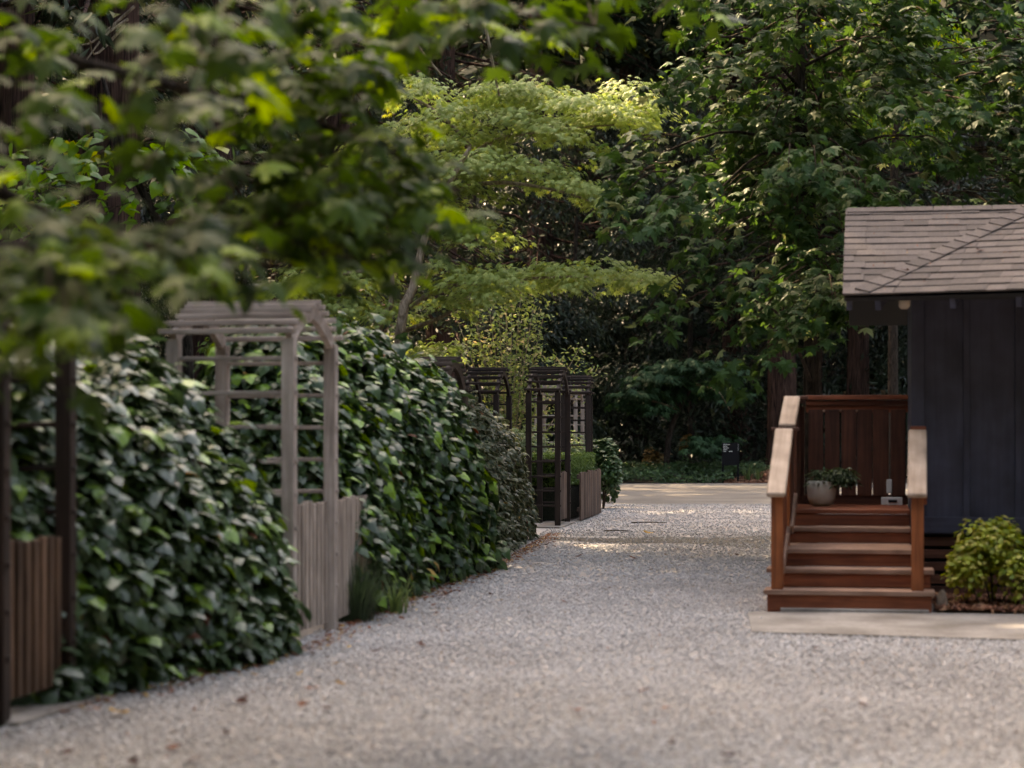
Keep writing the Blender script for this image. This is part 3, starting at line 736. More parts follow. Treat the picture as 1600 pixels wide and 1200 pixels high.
# ------------------------------------------------------------------ arbours, gates, fences
def arbour(F0, N0, depth, top, ridge, ndir, mat, label, wp=.080, rungs=(0.30, 0.51, 0.72, 0.93, 1.14, 1.355, 1.57, 1.785), roundness=.45, nsl=5, over=.06, dim=.033):
    """F0/N0: far and near front posts on the ground (x, y); ndir: unit direction into the garden"""
    F0 = np.array([*F0, 0.0]); N0 = np.array([*N0, 0.0]); nd = np.array([*ndir, 0.0])
    t = empty('garden_arbour', tuple((F0 + N0) / 2 + nd * depth / 2), label, 'arbour', 'wooden arbours over the garden gates')
    posts = [F0, N0, F0 + nd * depth, N0 + nd * depth]
    for q in posts:
        board('post', q - EZ * .05, q + EZ * top, wp, wp, mat, t, up=nd)
    for base in (F0, N0):
        for z in rungs:
            off = norm(F0 - N0) * 0.0
            board('rung', base + EZ * z - nd * .052, base + nd * (depth + .05) + EZ * (z + random.uniform(-.006, .006)), dim, dim * .8, mat, t)
    # two arched frames, each of two curved boards
    wv = F0 - N0; width = np.linalg.norm(wv); wd_ = wv / width
    def arc(s):                                # s 0..1 from the near post over the ridge to the far post
        u = abs(2 * s - 1)
        z = top + (ridge - top) * ((1 - u ** 2.2) * roundness + (1 - u) * (1 - roundness))
        return z
    for fr in (np.zeros(3), nd * depth):
        for sgn in (0, 1):
            S = np.linspace(0, 0.5, 6) if sgn == 0 else np.linspace(1, 0.5, 6)
            pts = np.array([N0 + fr + wd_ * width * s + EZ * arc(s) for s in S])
            T = norm(np.gradient(pts, axis=0)); nn = np.cross(T, nd)
            V = []
            for q, n_ in zip(pts, nn):
                for k1, k2 in ((-.045, -.02), (.045, -.02), (.045, .02), (-.045, .02)):
                    V.append(q + n_ * k1 + nd * k2)
            V = np.array(V); F = []
            for i in range(5):
                for j in range(4):
                    k = (j + 1) % 4; F.append([i * 4 + j, i * 4 + k, i * 4 + 4 + k, i * 4 + 4 + j])
            F += [[3, 2, 1, 0], [20, 21, 22, 23]]
            link('arch_rib', mesh_of('arch_rib', V, np.array(F)), mat, t)
    nslat = 2 * nsl + 1
    for i in range(nslat):
        s = i / (nslat - 1)
        z = arc(s) + .055 - 0.01 * abs(2 * s - 1)
        outw = (s - .5) * 2 * .05
        q = N0 + wd_ * (width * s + outw) + EZ * z
        e0 = over + random.uniform(-.02, .02); e1 = over + random.uniform(-.02, .03)
        board('slat', q - nd * e0, q + nd * (depth + e1), dim * 1.1, dim, mat, t)
    return t

def picket_run(name, A, B, h0, h1, mat, label, cat, wd=.055, gap=.03, th=.028, rails=(.18, .68), group=None, jit=.012, rail_side=1):
    A = np.array([*A, 0.0]); B = np.array([*B, 0.0]); d = B - A; L_ = np.linalg.norm(d); d = d / L_
    nrm_ = np.array([d[1], -d[0], 0])
    t = empty(name, tuple((A + B) / 2), label, cat, group)
    n = max(2, int(L_ / (wd + gap)))
    for i in range(n):
        s = (i + .5) / n * L_
        q = A + d * s + nrm_ * random.uniform(-.004, .004)
        hh = h1 + random.uniform(-jit, jit)
        board('picket', q + EZ * h0, q + EZ * hh, wd * random.uniform(.92, 1.05), th, mat, t, up=nrm_)
    for z in rails:
        board('rail', A - nrm_ * .035 * rail_side + EZ * z, B - nrm_ * .035 * rail_side + EZ * z, .03, .07, mat, t, up=EZ)
    return t

def perp(F0, N0):
    d = norm(np.array(F0) - np.array(N0)); return np.array([-d[1], d[0]])
# near dark arbour at the picture's edge
N0, F0 = (-2.30, 9.18), (-2.175, 9.98)
arbour(F0, N0, .80, 1.90, 2.14, perp(F0, N0), M['dark_wood'], 'dark brown arbour nearest the viewer, half hidden under the blurred maple leaves')
picket_run('garden_gate', (-2.29, 9.26), (-2.19, 9.93), .10, .82, M['brown_picket'], 'brown picket gate inside the nearest dark arbour', 'gate', group='picket gates in the arbours')
picket_run('picket_fence', (-2.46, 8.45), (-2.33, 9.13), .06, .80, M['brown_picket'], 'brown picket fence end on the viewer side of the nearest dark arbour', 'fence', group='picket fence sections')
slab('gate_threshold', [(-2.55, 9.2), (-2.20, 9.14), (-1.98, 10.1), (-2.45, 10.2)], -.03, .02, M['concrete'])
# weathered arbour
N1, F1 = (-1.392, 12.80), (-1.212, 13.70)
arbour(F1, N1, .76, 1.91, 2.105, perp(F1, N1), M['grey_wood'], 'weathered grey wooden arbour between the two big ivy hedges')
picket_run('garden_gate', (-1.385, 12.86), (-1.232, 13.63), .06, .868, M['grey_picket'], 'weathered grey picket gate in the grey arbour', 'gate', group='picket gates in the arbours')
picket_run('picket_fence', (-1.20, 13.78), (-1.00, 15.3), .06, .868, M['grey_picket'], 'grey picket fence running behind the tall grass tuft into the ivy', 'fence', group='picket fence sections')
# brown arbour behind the second hedge
F2, N2 = (-.51, 21.6), (-.70, 20.8)
arbour(F2, N2, .30, 1.76, 2.05, perp(F2, N2), M['umber_wood'], 'grey-brown arbour peeping over the end of the second ivy hedge', roundness=.75)
# dark arbours of the far gardens
F3, N3 = (-.045, 31.6), (-.235, 30.6)
arbour(F3, N3, .47, 1.92, 2.27, perp(F3, N3), M['dark_wood'], 'dark brown arbour rising behind the variegated ivy hedge', roundness=.75)
F4, N4 = (.832, 30.6), (.655, 29.3)
arbour(F4, N4, .42, 1.92, 2.24, perp(F4, N4), M['dark_wood'], 'dark brown arbour with rungs standing full height at the drive edge', roundness=.75)
F5, N5 = (1.375, 36.0), (1.30, 35.1)
arbour(F5, N5, .42, 2.00, 2.28, perp(F5, N5), M['dark_wood'], 'dark brown arbour behind the clipped box hedge', roundness=.75)
F6, N6 = (1.72, 50.0), (1.52, 49.0)
arbour(F6, N6, .95, 2.15, 2.45, perp(F6, N6), M['grey_wood'], 'small far grey arbour seen through the dark arbours', roundness=.75)
picket_run('garden_gate', (.68, 29.5), (.80, 30.35), .08, .77, M['far_picket'], 'narrow dark picket gate in the full height arbour', 'gate', wd=.10, gap=.015, group='picket gates in the arbours')
picket_run('picket_fence', (1.03, 31.0), (1.47, 34.1), .02, .745, M['far_picket'], 'reddish brown picket fence below the clipped box hedge', 'fence', wd=.15, gap=.022, jit=.02, group='picket fence sections')
picket_run('picket_fence', (1.46, 34.15), (-.6, 36.2), .02, .74, M['far_picket'], 'picket fence along the back of the box hedge', 'fence', wd=.15, gap=.022, group='picket fence sections')
slab('gate_threshold', [(.30, 28.9), (.68, 28.7), (.95, 30.6), (.55, 30.8)], -.03, .018, M['concrete'])

# ------------------------------------------------------------------ ivy hedges
def hedge(label, y0, y1, h, depth, n, size, mat, shapes, singles, edge=0.0, endround=6.0, lump=.07, tilt=(.55, .55), cat='ivy hedge', exp=2.6, seed=0, up=.55):
    rr = np.random.default_rng(seed)
    t = empty('ivy_hedge', (float(G((y0 + y1) / 2)) - depth / 2, (y0 + y1) / 2, 0), label, cat, 'ivy hedges along the drive')
    ph = rr.uniform(0, 6.28, 8)
    def surf(s, a, k):
        """s along 0..1, a across 0 (drive side foot) .. pi, k scale of the section"""
        y = y0 + (y1 - y0) * s
        e = np.clip(1 - np.abs(2 * s - 1) ** endround, 0.0, 1) ** .5
        lum = 1 + lump * (np.sin(7 * s + 3 * a + ph[0]) + .7 * np.sin(13 * s - 5 * a + ph[1]) + .6 * np.sin(23 * s + 8 * a + ph[2]) + .4 * np.sin(41 * s - 11 * a + ph[3]))
        c, si = np.cos(a), np.sin(a)
        sx = np.sign(c) * np.abs(c) ** (2 / exp); sz = np.abs(si) ** (2 / exp)
        sxk = depth / 2 * sx * (.62 + .38 * e) * lum * k; z = h * sz * (.30 + .70 * e) * (1 + .5 * (lum - 1)) * k
        # lean back with height on the drive side
        x = G(y) + edge - depth / 2 + sxk - .16 * (z / h) ** 2 * (sx > 0)
        return np.stack([x, y, z], -1)
    # core
    ns, na = 26, 16
    S, A = np.meshgrid(np.linspace(0, 1, ns), np.linspace(0, np.pi, na), indexing='ij')
    V = surf(S, A, .86).reshape(-1, 3); V[:, 2] = np.maximum(V[:, 2], -.02)
    ix = np.arange(ns * na).reshape(ns, na)
    F = np.stack([ix[:-1, :-1], ix[1:, :-1], ix[1:, 1:], ix[:-1, 1:]], -1).reshape(-1, 4)
    caps = [[ix[0, j], ix[0, j + 1], ix[0, na - 1 - j - 1], ix[0, na - 1 - j]] for j in range(na // 2 - 1)] + [[ix[-1, na - 1 - j], ix[-1, na - 2 - j], ix[-1, j + 1], ix[-1, j]] for j in range(na // 2 - 1)]
    link('stem_mass', mesh_of('stem_mass', V, np.concatenate([F, np.array(caps)]), smooth=True), M['ivy_stem'], t)
    # leaves over the surface and over both ends
    ne = int(n * .12)
    s = np.concatenate([rng.uniform(0.0, 1, n), rng.uniform(0, .012, ne), rng.uniform(.988, 1, ne)])
    a = rng.uniform(0.0, np.pi * .80, len(s)); k = rng.uniform(.88, 1.03, len(s)); k = np.where(rng.random(len(s)) < .04, k * rng.uniform(1.02, 1.12, len(s)), k); k[n:] *= rng.random(2 * ne) ** .5
    p = surf(s, a, k); ds = 1e-3
    pu = surf(np.clip(s + ds, 0, 1), a, k) - surf(np.clip(s - ds, 0, 1), a, k); pa = surf(s, a + ds, k) - surf(s, a - ds, k)
    nr = norm(np.cross(pu, pa)); out = p - np.stack([G(p[:, 1]) + edge - depth / 2, p[:, 1], np.full(len(p), h * .4)], 1)
    nr *= np.sign((nr * out).sum(1, keepdims=True) + 1e-9)
    nr[n:n + ne] = (0, -1, 0); nr[n + ne:] = (0, 1, 0)
    p[:, 2] = np.maximum(p[:, 2], .03)
    nn = nr * tilt[0] + EZ * up + rnd_unit(len(p)) * tilt[1]
    tip = -EZ * .9 + nr * .45 + rnd_unit(len(p)) * .45
    m = 70; i_ = rng.integers(0, n, m)
    foliage(t, shapes, p[i_] + nr[i_] * .02, nn[i_], tip[i_], size * rng.uniform(.4, .8, m), M['dead_leaf'], rest='withered_leaves')
    foliage(t, shapes, p, nn, tip, size * rng.uniform(.45, 1.25, len(p)) * np.where(rng.random(len(p)) < .12, .6, 1), mat, singles)
    return t
hedge('large pale-sheened ivy hedge nearest the viewer, between the dark and grey arbours', 9.74, 12.78, 1.80, 1.6, 9000, .125, M['ivy_leaf_pale'], IVY, 300, edge=.02, seed=1, endround=5, exp=2.2, up=.9)
hedge('big rounded dark green ivy hedge beyond the grey arbour', 14.35, 20.3, 2.08, 1.5, 13000, .12, M['ivy_leaf'], IVY, 300, edge=.04, seed=2, endround=10, exp=3.0)
hedge('low variegated ivy hedge with cream-edged leaves in front of the dark arbours', 21.2, 26.0, 1.64, 1.3, 10500, .08, M['variegated'], IVY, 300, edge=-.06, seed=3, cat='ivy hedge')
hedge('ivy hedge on the viewer side of the nearest dark arbour, beyond the picture edge', 4.6, 8.75, 1.85, 1.4, 3200, .15, M['ivy_leaf_pale'], IVY, 0, edge=-.32, seed=6, endround=8)
# shaded ivy behind the nearest arbour
hedge('shaded ivy mass behind the nearest dark arbour', 9.6, 10.9, 1.92, 1.2, 2600, .11, M['ivy_leaf_pale'], IVY, 120, edge=-.95, seed=4)

# ------------------------------------------------------------------ grass tufts and blades
def blades(thing, c, n, L0, L1, wd, spread, mat, name='blade', arch=.6, singles=False):
    Vs, Fs, Ts, off = [], [], [], 0
    for i in range(n):
        az = random.uniform(0, 6.283); L_ = random.uniform(L0, L1); lean = random.uniform(.05, 1) * spread
        d = np.array([math.cos(az), math.sin(az), 0]); s = np.array([-d[1], d[0], 0])
        q = np.array(c) + d * random.uniform(0, .08) * (1 + spread)
        pts = [q + d * L_ * lean * t ** 1.7 + EZ * L_ * (t - arch * lean * t ** 2.4) for t in np.linspace(0, 1, 6)]
        V = []
        for k, p_ in enumerate(pts):
            w_ = wd * (1 - (k / 5) ** 2) + .0006; V += [p_ - s * w_ / 2, p_ + s * w_ / 2]
        F = [[2 * k, 2 * k + 1, 2 * k + 3, 2 * k + 2] for k in range(5)]
        if singles:
            link(name, mesh_of(name, np.array(V), np.array(F), {'tint': [random.random()] * 12, 'rib': [0.5] * 12}), mat, thing); continue
        Vs.append(V); Fs.append(np.array(F) + off); Ts += [random.random()] * 12; off += 12
    if not singles:
        o = link(name, mesh_of(name, np.concatenate([np.array(v) for v in Vs]), np.concatenate(Fs), {'tint': Ts, 'rib': [0.5] * len(Ts)}), mat, thing); o['kind'] = 'stuff'
c = (-1.10, 14.35, 0)
t = empty('ornamental_grass', c, 'dark wispy grass tuft at the foot of the grey picket fence', 'grass tuft')
blades(t, c, 620, .28, .56, .005, .8, M['grass_leaf'], 'blades')
c = (-.86, 15.0, 0)
t = empty('strap_leaved_plant', c, 'pale green strap-leaved plant between grass tuft and ivy foot', 'plant')
blades(t, c, 46, .20, .36, .017, .9, M['blade_leaf'], 'blade', singles=True)
c = (-.36, 19.85, 0)
t = empty('foot_shrublet', c, 'small leafy weed at the foot between the second and variegated hedges', 'weed')
n = 320; pp = np.array(c) + rng.normal(0, 1, (n, 3)) * (.09, .16, .0) + EZ * (rng.random(n) * .22)[:, None]
foliage(t, SLIM, pp, rnd_unit(n) + EZ, rnd_unit(n) + EZ * .4, rng.uniform(.05, .10, n), M['cover_leaf'])

# ------------------------------------------------------------------ shrubs and clipped hedge
def bush(name, label, cat, c, rad, n, size, shapes, mat, up=.6, singles=0, stems=5, hollow=.55, stem_mat='twig', lumps=9, group=None, lr=(.35, .6), shoots=0):
    c = np.array(c, float); rad = np.array(rad, float)
    t = empty(name, (c[0], c[1], 0), label, cat, group)
    ctr = c + EZ * rad[2]
    L_ = rnd_unit(lumps) * (.62, .62, .62); L_[:, 2] = np.abs(L_[:, 2]) * 1.1 - .35
    ls = rng.uniform(*lr, lumps)
    k = rng.integers(0, lumps, n); d = rnd_unit(n); d[:, 2] = np.where(rng.random(n) < .7, np.abs(d[:, 2]), d[:, 2])
    rr = rng.uniform(hollow, 1, n) ** .5
    p = ctr + (L_[k] + d * (ls[k] * rr)[:, None]) * rad
    if shoots:
        b_ = ctr + rnd_unit(shoots) * rad * (.75, .75, .4) + EZ * rad[2] * .45; l_ = rng.uniform(.15, .4, shoots) * rad[2]
        m_ = n // 7; i_ = rng.integers(0, shoots, m_); f_ = rng.random(m_)
        p[:m_] = b_[i_] + EZ * (l_[i_] * f_)[:, None] + rng.normal(0, .02, (m_, 3)) + (b_ - ctr)[i_] * (f_ * .25)[:, None]
    p[:, 2] = np.maximum(p[:, 2], .03)
    foliage(t, shapes, p, d * .5 + EZ * up + rnd_unit(n) * .5, d + rnd_unit(n) * .6 - EZ * .15, rng.uniform(.7, 1.25, n) * size, mat, singles)
    parts = []
    for i in range(stems):
        e = ctr + (L_[i % lumps]) * rad
        parts.append(tube(smooth_path([c, c * .5 + e * .5 + rng.normal(0, .06, 3) * rad, e], 6), np.linspace(.02, .006, 6) * max(.5, rad[2]), 5))
    V, F = merge(parts); o = link('stems', mesh_of('stems', V, F, smooth=True), M[stem_mat], t)
    return t
q = W(1556, 940, 15.15)
bush('yellow_shrub', 'bright yellow-green shrub growing in the mulch against the cabin wall', 'shrub', (q[0], 15.2, -.10), (.37, .33, .47), 2900, .044, ROUND, M['yellow_shrub'], singles=200, hollow=.4, lumps=16, lr=(.30, .48), shoots=0)
q = W(1640, 940, 15.2)
bush('yellow_shrub', 'second yellow-green shrub along the cabin wall, cut by the picture edge', 'shrub', (q[0] + .08, 15.15, 0), (.3, .3, .33), 900, .046, ROUND, M['yellow_shrub'])
# clipped box hedge behind the far pickets
t = empty('box_hedge', (1.0, 33.0, 0), 'low flat clipped box hedge above the reddish picket fence', 'hedge')
n = 16000
A0, B0 = np.array([.80, 31.0]), np.array([1.36, 34.3])
s = rng.random(n); dd = rng.random(n) * 1.0; face = rng.random(n)
zz = np.where(face < .45, 1.0 + rng.normal(0, .012, n), rng.uniform(.55, 1.01, n)); dd = np.where(face < .45, dd, rng.uniform(-.02, .06, n))
base = A0 + (B0 - A0) * s[:, None]
p = np.stack([base[:, 0] - dd * .9 + .02, base[:, 1] + dd * .15, zz], 1)
nfr = int(n * .2); p[:nfr, 0] = rng.uniform(-.1, .82, nfr); p[:nfr, 1] = 31.0 + rng.normal(0, .02, nfr); p[:nfr, 2] = rng.uniform(.55, 1.0, nfr)
foliage(t, DIAMOND, p, np.where((face < .45)[:, None], EZ, np.array([.8, -.5, .3])) + rnd_unit(n) * .7, rnd_unit(n) + EZ * .3, rng.uniform(.03, .05, n), M['box_leaf'])
V, F = lathe([(0.001, 0), (.5, 0), (.5, .96), (.001, .96)], 4)
cm = mesh_of('core', np.array([[x, y, z] for z in (.02, .97) for (x, y) in ((-.1, 31.04), (.79, 31.04), (1.33, 34.25), (.3, 34.3))], float), np.array([[4, 5, 6, 7], [0, 1, 5, 4], [1, 2, 6, 5], [2, 3, 7, 6], [3, 0, 4, 7]]))
link('core', cm, M['ivy_stem'], t)
bush('climbing_shrub', 'round-leaved green shrub at the far end of the box hedge', 'shrub', (1.62, 36.6, -.15), (.34, .5, .78), 1900, .10, ROUND, M['cover_leaf'], singles=0)
bush('garden_shrub', 'pale green shrub seen through the full height arbour', 'shrub', (.10, 34.0, 0), (.55, .6, .85), 2600, .075, OVAL, M['garden_leaf'])
bush('garden_shrub', 'pale feathery shrub behind the arbour over the variegated hedge', 'shrub', (-.45, 37.0, 0), (.8, .7, 1.0), 3000, .07, OVAL, M['garden_leaf'])
bush('garden_shrub', 'bright green shrub between the box hedge and the dark arbour posts', 'shrub', (1.02, 38.5, 0), (.5, .5, .78), 2000, .08, OVAL, M['garden_leaf'])

# ------------------------------------------------------------------ far edge: ground cover, mulch mound, sign
n = 16000
y = 56.2 + rng.random(n) ** 1.3 * 6; x = rng.uniform(-6, 9, n)
z = .10 + .30 * np.clip((y - 56.2) / 1.6, 0, 1) + rng.normal(0, .06, n) + .07 * np.sin(x * 2.3) * np.sin(y * 1.7)
t = None
pp = np.stack([x, y, np.maximum(z, .03)], 1)
ok = ~((x > 6.1) & (y < 58.5))
pp = pp[ok]; n = len(pp)
gc = empty('ground_cover', (2, 58, 0)); gc['kind'] = 'stuff'
foliage(gc, DIAMOND, pp, EZ + rnd_unit(n) * .7 - np.array([0, .3, 0]), rnd_unit(n) + np.array([0, -.5, .1]), rng.uniform(.08, .15, n), M['cover_leaf'], rest='ground_cover_leaves')
gx2, gy2 = np.meshgrid(np.linspace(5.9, 9.5, 19), np.linspace(56.05, 60, 17), indexing='ij')
gz2 = .36 * np.exp(-((gx2 - 7.7) / 1.1) ** 2 - ((gy2 - 57.8) / 1.2) ** 2) - .01
ix = np.arange(gx2.size).reshape(gx2.shape)
Fm = np.stack([ix[:-1, :-1], ix[1:, :-1], ix[1:, 1:], ix[:-1, 1:]], -1).reshape(-1, 4)
o = link('mulch_mound', mesh_of('mulch_mound', np.stack([gx2, gy2, gz2], -1).reshape(-1, 3), Fm, smooth=True), M['mulch']); tag(o, kind='structure')
n = 1500; x = rng.uniform(6.0, 8.2, n); y = rng.uniform(56.1, 58.4, n)
chips('mulch_mound_chips', np.stack([x, y], 1), .36 * np.exp(-((x - 7.7) / 1.1) ** 2 - ((y - 57.8) / 1.2) ** 2) + .01, .03, .07)
for k, (px, py, L_) in enumerate(((1168, 742, .55), (1184, 740, .5))):
    c = W(px, py + 8, 56.8); c[2] = .08
    t = empty('strap_leaved_plant', tuple(c), ('bright strap-leaved clump at the left foot of the far mulch mound', 'bright strap-leaved clump on the crest of the far mulch mound')[k], 'plant', 'strap-leaved plants by the mulch mound')
    blades(t, c, 26, .3, L_, .03, .7, M['blade_leaf'], 'blade', singles=True)
# black sign with five white lines, too small in the photograph to read
q0 = W(1128, 692, 56.6); q1 = W(1155, 727, 56.6)
sign = empty('notice_sign', ((q0[0] + q1[0]) / 2, 56.6, 0), 'small black notice sign with white lines of lettering at the far road edge', 'sign')
cx_ = (q0[0] + q1[0]) / 2; sw = q1[0] - q0[0]
board('panel', (q0[0], 56.6, (q0[2] + q1[2]) / 2), (q1[0], 56.6, (q0[2] + q1[2]) / 2), q0[2] - q1[2], .03, M['sign_black'], sign, up=(0, -1, 0))
board('post', (q0[0] + .03, 56.63, -.05), (q0[0] + .03, 56.63, q0[2]), .05, .05, M['sign_black'], sign)
board('post', (q1[0] - .03, 56.63, -.05), (q1[0] - .03, 56.63, q0[2]), .05, .05, M['sign_black'], sign)
for (x0, x1, py) in ((1130, 1140.5, 694.6), (1130, 1136.4, 697.4), (1130, 1138.8, 700.0), (1130, 1136.2, 702.6), (1130, 1134.5, 705.2), (1139, 1144.8, 705.2), (1153, 1154, 694.6), (1153, 1154, 697.4), (1153, 1154, 700.0), (1153, 1154, 702.6)):
    # each line is a row of small letter-like strokes
    x = x0
    while x < x1 - .4:
        w_ = random.uniform(.7, 1.1)
        a_, b_ = W(x, py, 56.58), W(min(x + w_, x1), py, 56.58)
        board('lettering', (a_[0], 56.582, a_[2]), (b_[0], 56.582, b_[2]), .016, .003, M['sign_white'], sign, up=(0, -1, 0), ch=.0005)
        x += w_ + .25

# ------------------------------------------------------------------ trees
def twig_mesh(parts, name, mat, thing, kind='stuff'):
    V, F = merge(parts); o = link(name, mesh_of(name, V, F, smooth=True), mat, thing)
    if kind: o['kind'] = kind
    return o

def sprays(ends, base_of, n_leaf, length, size, droop=.5, spread=.5, flat=1.0, jitter=.35):
    """leafy twigs: ends (m,3) twig tips, base_of (m,3) where each twig starts. Leaves sit alternately along it"""
    P, Nn, T, tw = [], [], [], []
    for e, b in zip(ends, base_of):
        d = e - b; l = np.linalg.norm(d); d = d / max(l, 1e-6)
        h = norm(np.cross(d, EZ) + 1e-6)
        mid = b * .5 + e * .5 + EZ * l * .12
        path = smooth_path([b, mid, e, e + (d * np.array([1, 1, .3]) - EZ * droop) * length * .4], 9)
        tw.append(path)
        ln = np.linspace(.30, 1, n_leaf)
        for i, f in enumerate(ln):
            x = f * 8; j = min(int(x), 7); q = path[j] + (path[j + 1] - path[j]) * (x - j)
            sd = h * (1 if i % 2 else -1) * spread
            side = norm(sd + d * .45 + rng.normal(0, jitter, 3) * .6)
            off = side * size * rng.uniform(.3, 1.3) + rng.normal(0, 1, 3) * size * .55
            P.append(q + off); T.append(side - EZ * droop * rng.uniform(.3, 1.4)); Nn.append(EZ * flat + rng.normal(0, jitter, 3) + side * .35)
    return np.array(P), np.array(Nn), np.array(T), tw

# --- the near maple, hanging into the upper left
near = empty('near_maple', (-4.6, 8.3, 0), 'close out-of-focus maple whose leafy boughs hang over the upper left', 'tree')
trunk_pts = smooth_path([(-4.6, 8.3, -.1), (-4.55, 8.35, 1.2), (-4.4, 8.4, 2.6), (-4.3, 8.5, 4.4)], 9)
V, F = tube(trunk_pts, np.linspace(.17, .07, 9), 10); link('trunk', mesh_of('trunk', V, F, smooth=True), M['dark_bark'], near)
limbs = [
    [(-4.4, 8.4, 2.3), tuple(W(-120, 20, 8.3)), tuple(W(90, 88, 8.3)), tuple(W(330, 150, 8.5)), tuple(W(560, 215, 8.9)), tuple(W(720, 300, 9.3))],
    [(-4.4, 8.4, 2.6), tuple(W(60, -140, 8.5)), tuple(W(400, -70, 8.7)), tuple(W(700, 0, 9.1)), tuple(W(930, 40, 9.5))],
    [(-4.5, 8.4, 2.0), tuple(W(-160, 280, 7.9)), tuple(W(60, 330, 7.9)), tuple(W(260, 390, 8.1)), tuple(W(450, 420, 8.5))],
    [(-4.55, 8.35, 1.8), tuple(W(-200, 400, 7.7)), tuple(W(-20, 430, 7.7)), tuple(W(100, 470, 7.8))],
]
for l in limbs:
    P_ = smooth_path(l, 18); V, F = tube(P_, np.linspace(.045, .006, 18), 7); link('branch', mesh_of('branch', V, F, smooth=True), M['dark_bark'], near)
clumps = [  # px, py, radius px, sprays, distance
    (60, 60, 90, 5, 6.6), (190, 110, 90, 5, 6.0), (330, 60, 110, 9, 6.3), (450, 60, 110, 10, 6.6), (540, 130, 80, 9, 6.8), (610, 40, 75, 8, 7.2), (730, 30, 80, 8, 7.4), (850, 25, 70, 7, 7.6), (925, 15, 40, 3, 7.8),
    (240, 190, 90, 4, 5.8), (60, 190, 90, 3, 6.0), (400, 180, 90, 8, 6.3), (480, 250, 90, 9, 6.6), (580, 230, 70, 7, 7.0), (610, 285, 60, 9, 7.3), (655, 300, 45, 5, 7.4), (560, 330, 80, 9, 7.0), (450, 330, 90, 9, 6.5), (350, 290, 70, 4, 6.2),
    (40, 330, 90, 3, 5.8), (110, 430, 80, 11, 5.7), (40, 440, 70, 8, 5.6), (190, 385, 70, 9, 5.9), (300, 365, 65, 8, 6.2), (400, 365, 55, 8, 6.5), (500, 370, 50, 6, 6.9), (590, 405, 38, 4, 7.1), (95, 495, 50, 7, 5.6), (30, 480, 50, 5, 5.6), (160, 445, 50, 5, 5.7), (300, 410, 40, 3, 6.0), (1082, 4, 10, 1, 8.2)]
ends, bases = [], []
LP = np.concatenate([smooth_path(l, 40)[8:] for l in limbs])
for (px, py, r_, k, Y) in clumps:
    for _ in range(max(1, round(k * (.56 if px < 330 else .72)))):
        e = W(px + random.gauss(0, .5) * r_, py + random.gauss(0, .36) * r_, Y + (1.9 if px > 330 else .7) + random.uniform(-.7, .7))
        i = np.argmin(((LP - e) ** 2).sum(1)); b = LP[i]
        d = e - b; l = np.linalg.norm(d)
        if l > .55: b = e - d / l * .55
        ends.append(e); bases.append(b)
P, Nn, T, tw = sprays(np.array(ends), np.array(bases), 8, .28, .10, droop=.6, flat=1.1, jitter=.38)
foliage(near, MAPLE, P, Nn, T, rng.uniform(.08, .15, len(P)), M['near_leaf'], 300)
twig_mesh([tube(p, np.linspace(.006, .002, len(p)), 4) for p in tw], 'twigs', M['twig'], near)

# --- lace-leaved maple over the drive
YL = 24.5
lace = empty('lace_maple', tuple(W(612, 700, YL) * (1, 1, 0)), 'light yellow-green lace-leaved maple in layered tiers over the drive', 'tree')
fork = W(655, 430, YL)
root = W(606, 690, YL); root[2] = -.05
for nm, pts, r0, r1 in (('trunk', [root, W(625, 520, YL - .9), W(645, 450, YL - .9), W(667, 360, YL - .9), W(700, 290, YL - .9), W(735, 230, YL - .9)], .068, .024),
                        ('trunk', [root + (.05, .1, 0), W(590, 540, YL - .5), W(612, 470, YL - .5), W(608, 380, YL - .4), W(600, 280, YL - .4)], .046, .02)):
    pp = smooth_path(pts, 16); V, F = tube(pp, np.linspace(r0, r1, 16), 9); link(nm, mesh_of(nm, V, F, smooth=True), M['pale_bark'], lace)
for pts in ([W(612, -30, YL - 1), W(640, 30, YL - 1), W(652, 70, YL - 1), W(690, 118, YL - .8)], [W(755, 20, YL - 1), W(768, 90, YL - 1), W(780, 150, YL - .8)]):
    pp = smooth_path(pts, 12); V, F = tube(pp, np.linspace(.026, .012, 12), 6); link('branch', mesh_of('branch', V, F, smooth=True), M['pale_bark'], lace)
LB = [[W(705, 285, YL), W(760, 225, YL - .2), W(850, 205, YL - .4), W(960, 195, YL - .6)], [W(668, 372, YL), W(720, 350, YL - .1), W(790, 362, YL - .3)],
      [W(642, 480, YL), W(690, 450, YL - .3), W(770, 440, YL - .6), W(900, 432, YL - .9), W(1030, 442, YL - 1.0)], [W(690, 300, YL), W(780, 285, YL - .5), W(880, 300, YL - .7), W(945, 325, YL - .8)],
      [W(655, 430, YL), W(600, 420, YL - .3), W(520, 430, YL - .4), W(450, 440, YL - .4)], [W(735, 230, YL), W(690, 180, YL), W(640, 150, YL + .2)], [W(625, 520, YL), W(700, 490, YL - .3), W(740, 452, YL - .4)], [W(608, 320, YL + .4), W(520, 280, YL + .2), W(470, 270, YL + .1)]]
for l in LB:
    pp = smooth_path(l, 12); V, F = tube(pp, np.linspace(.035, .008, 12), 6); link('branch', mesh_of('branch', V, F, smooth=True), M['pale_bark'], lace)
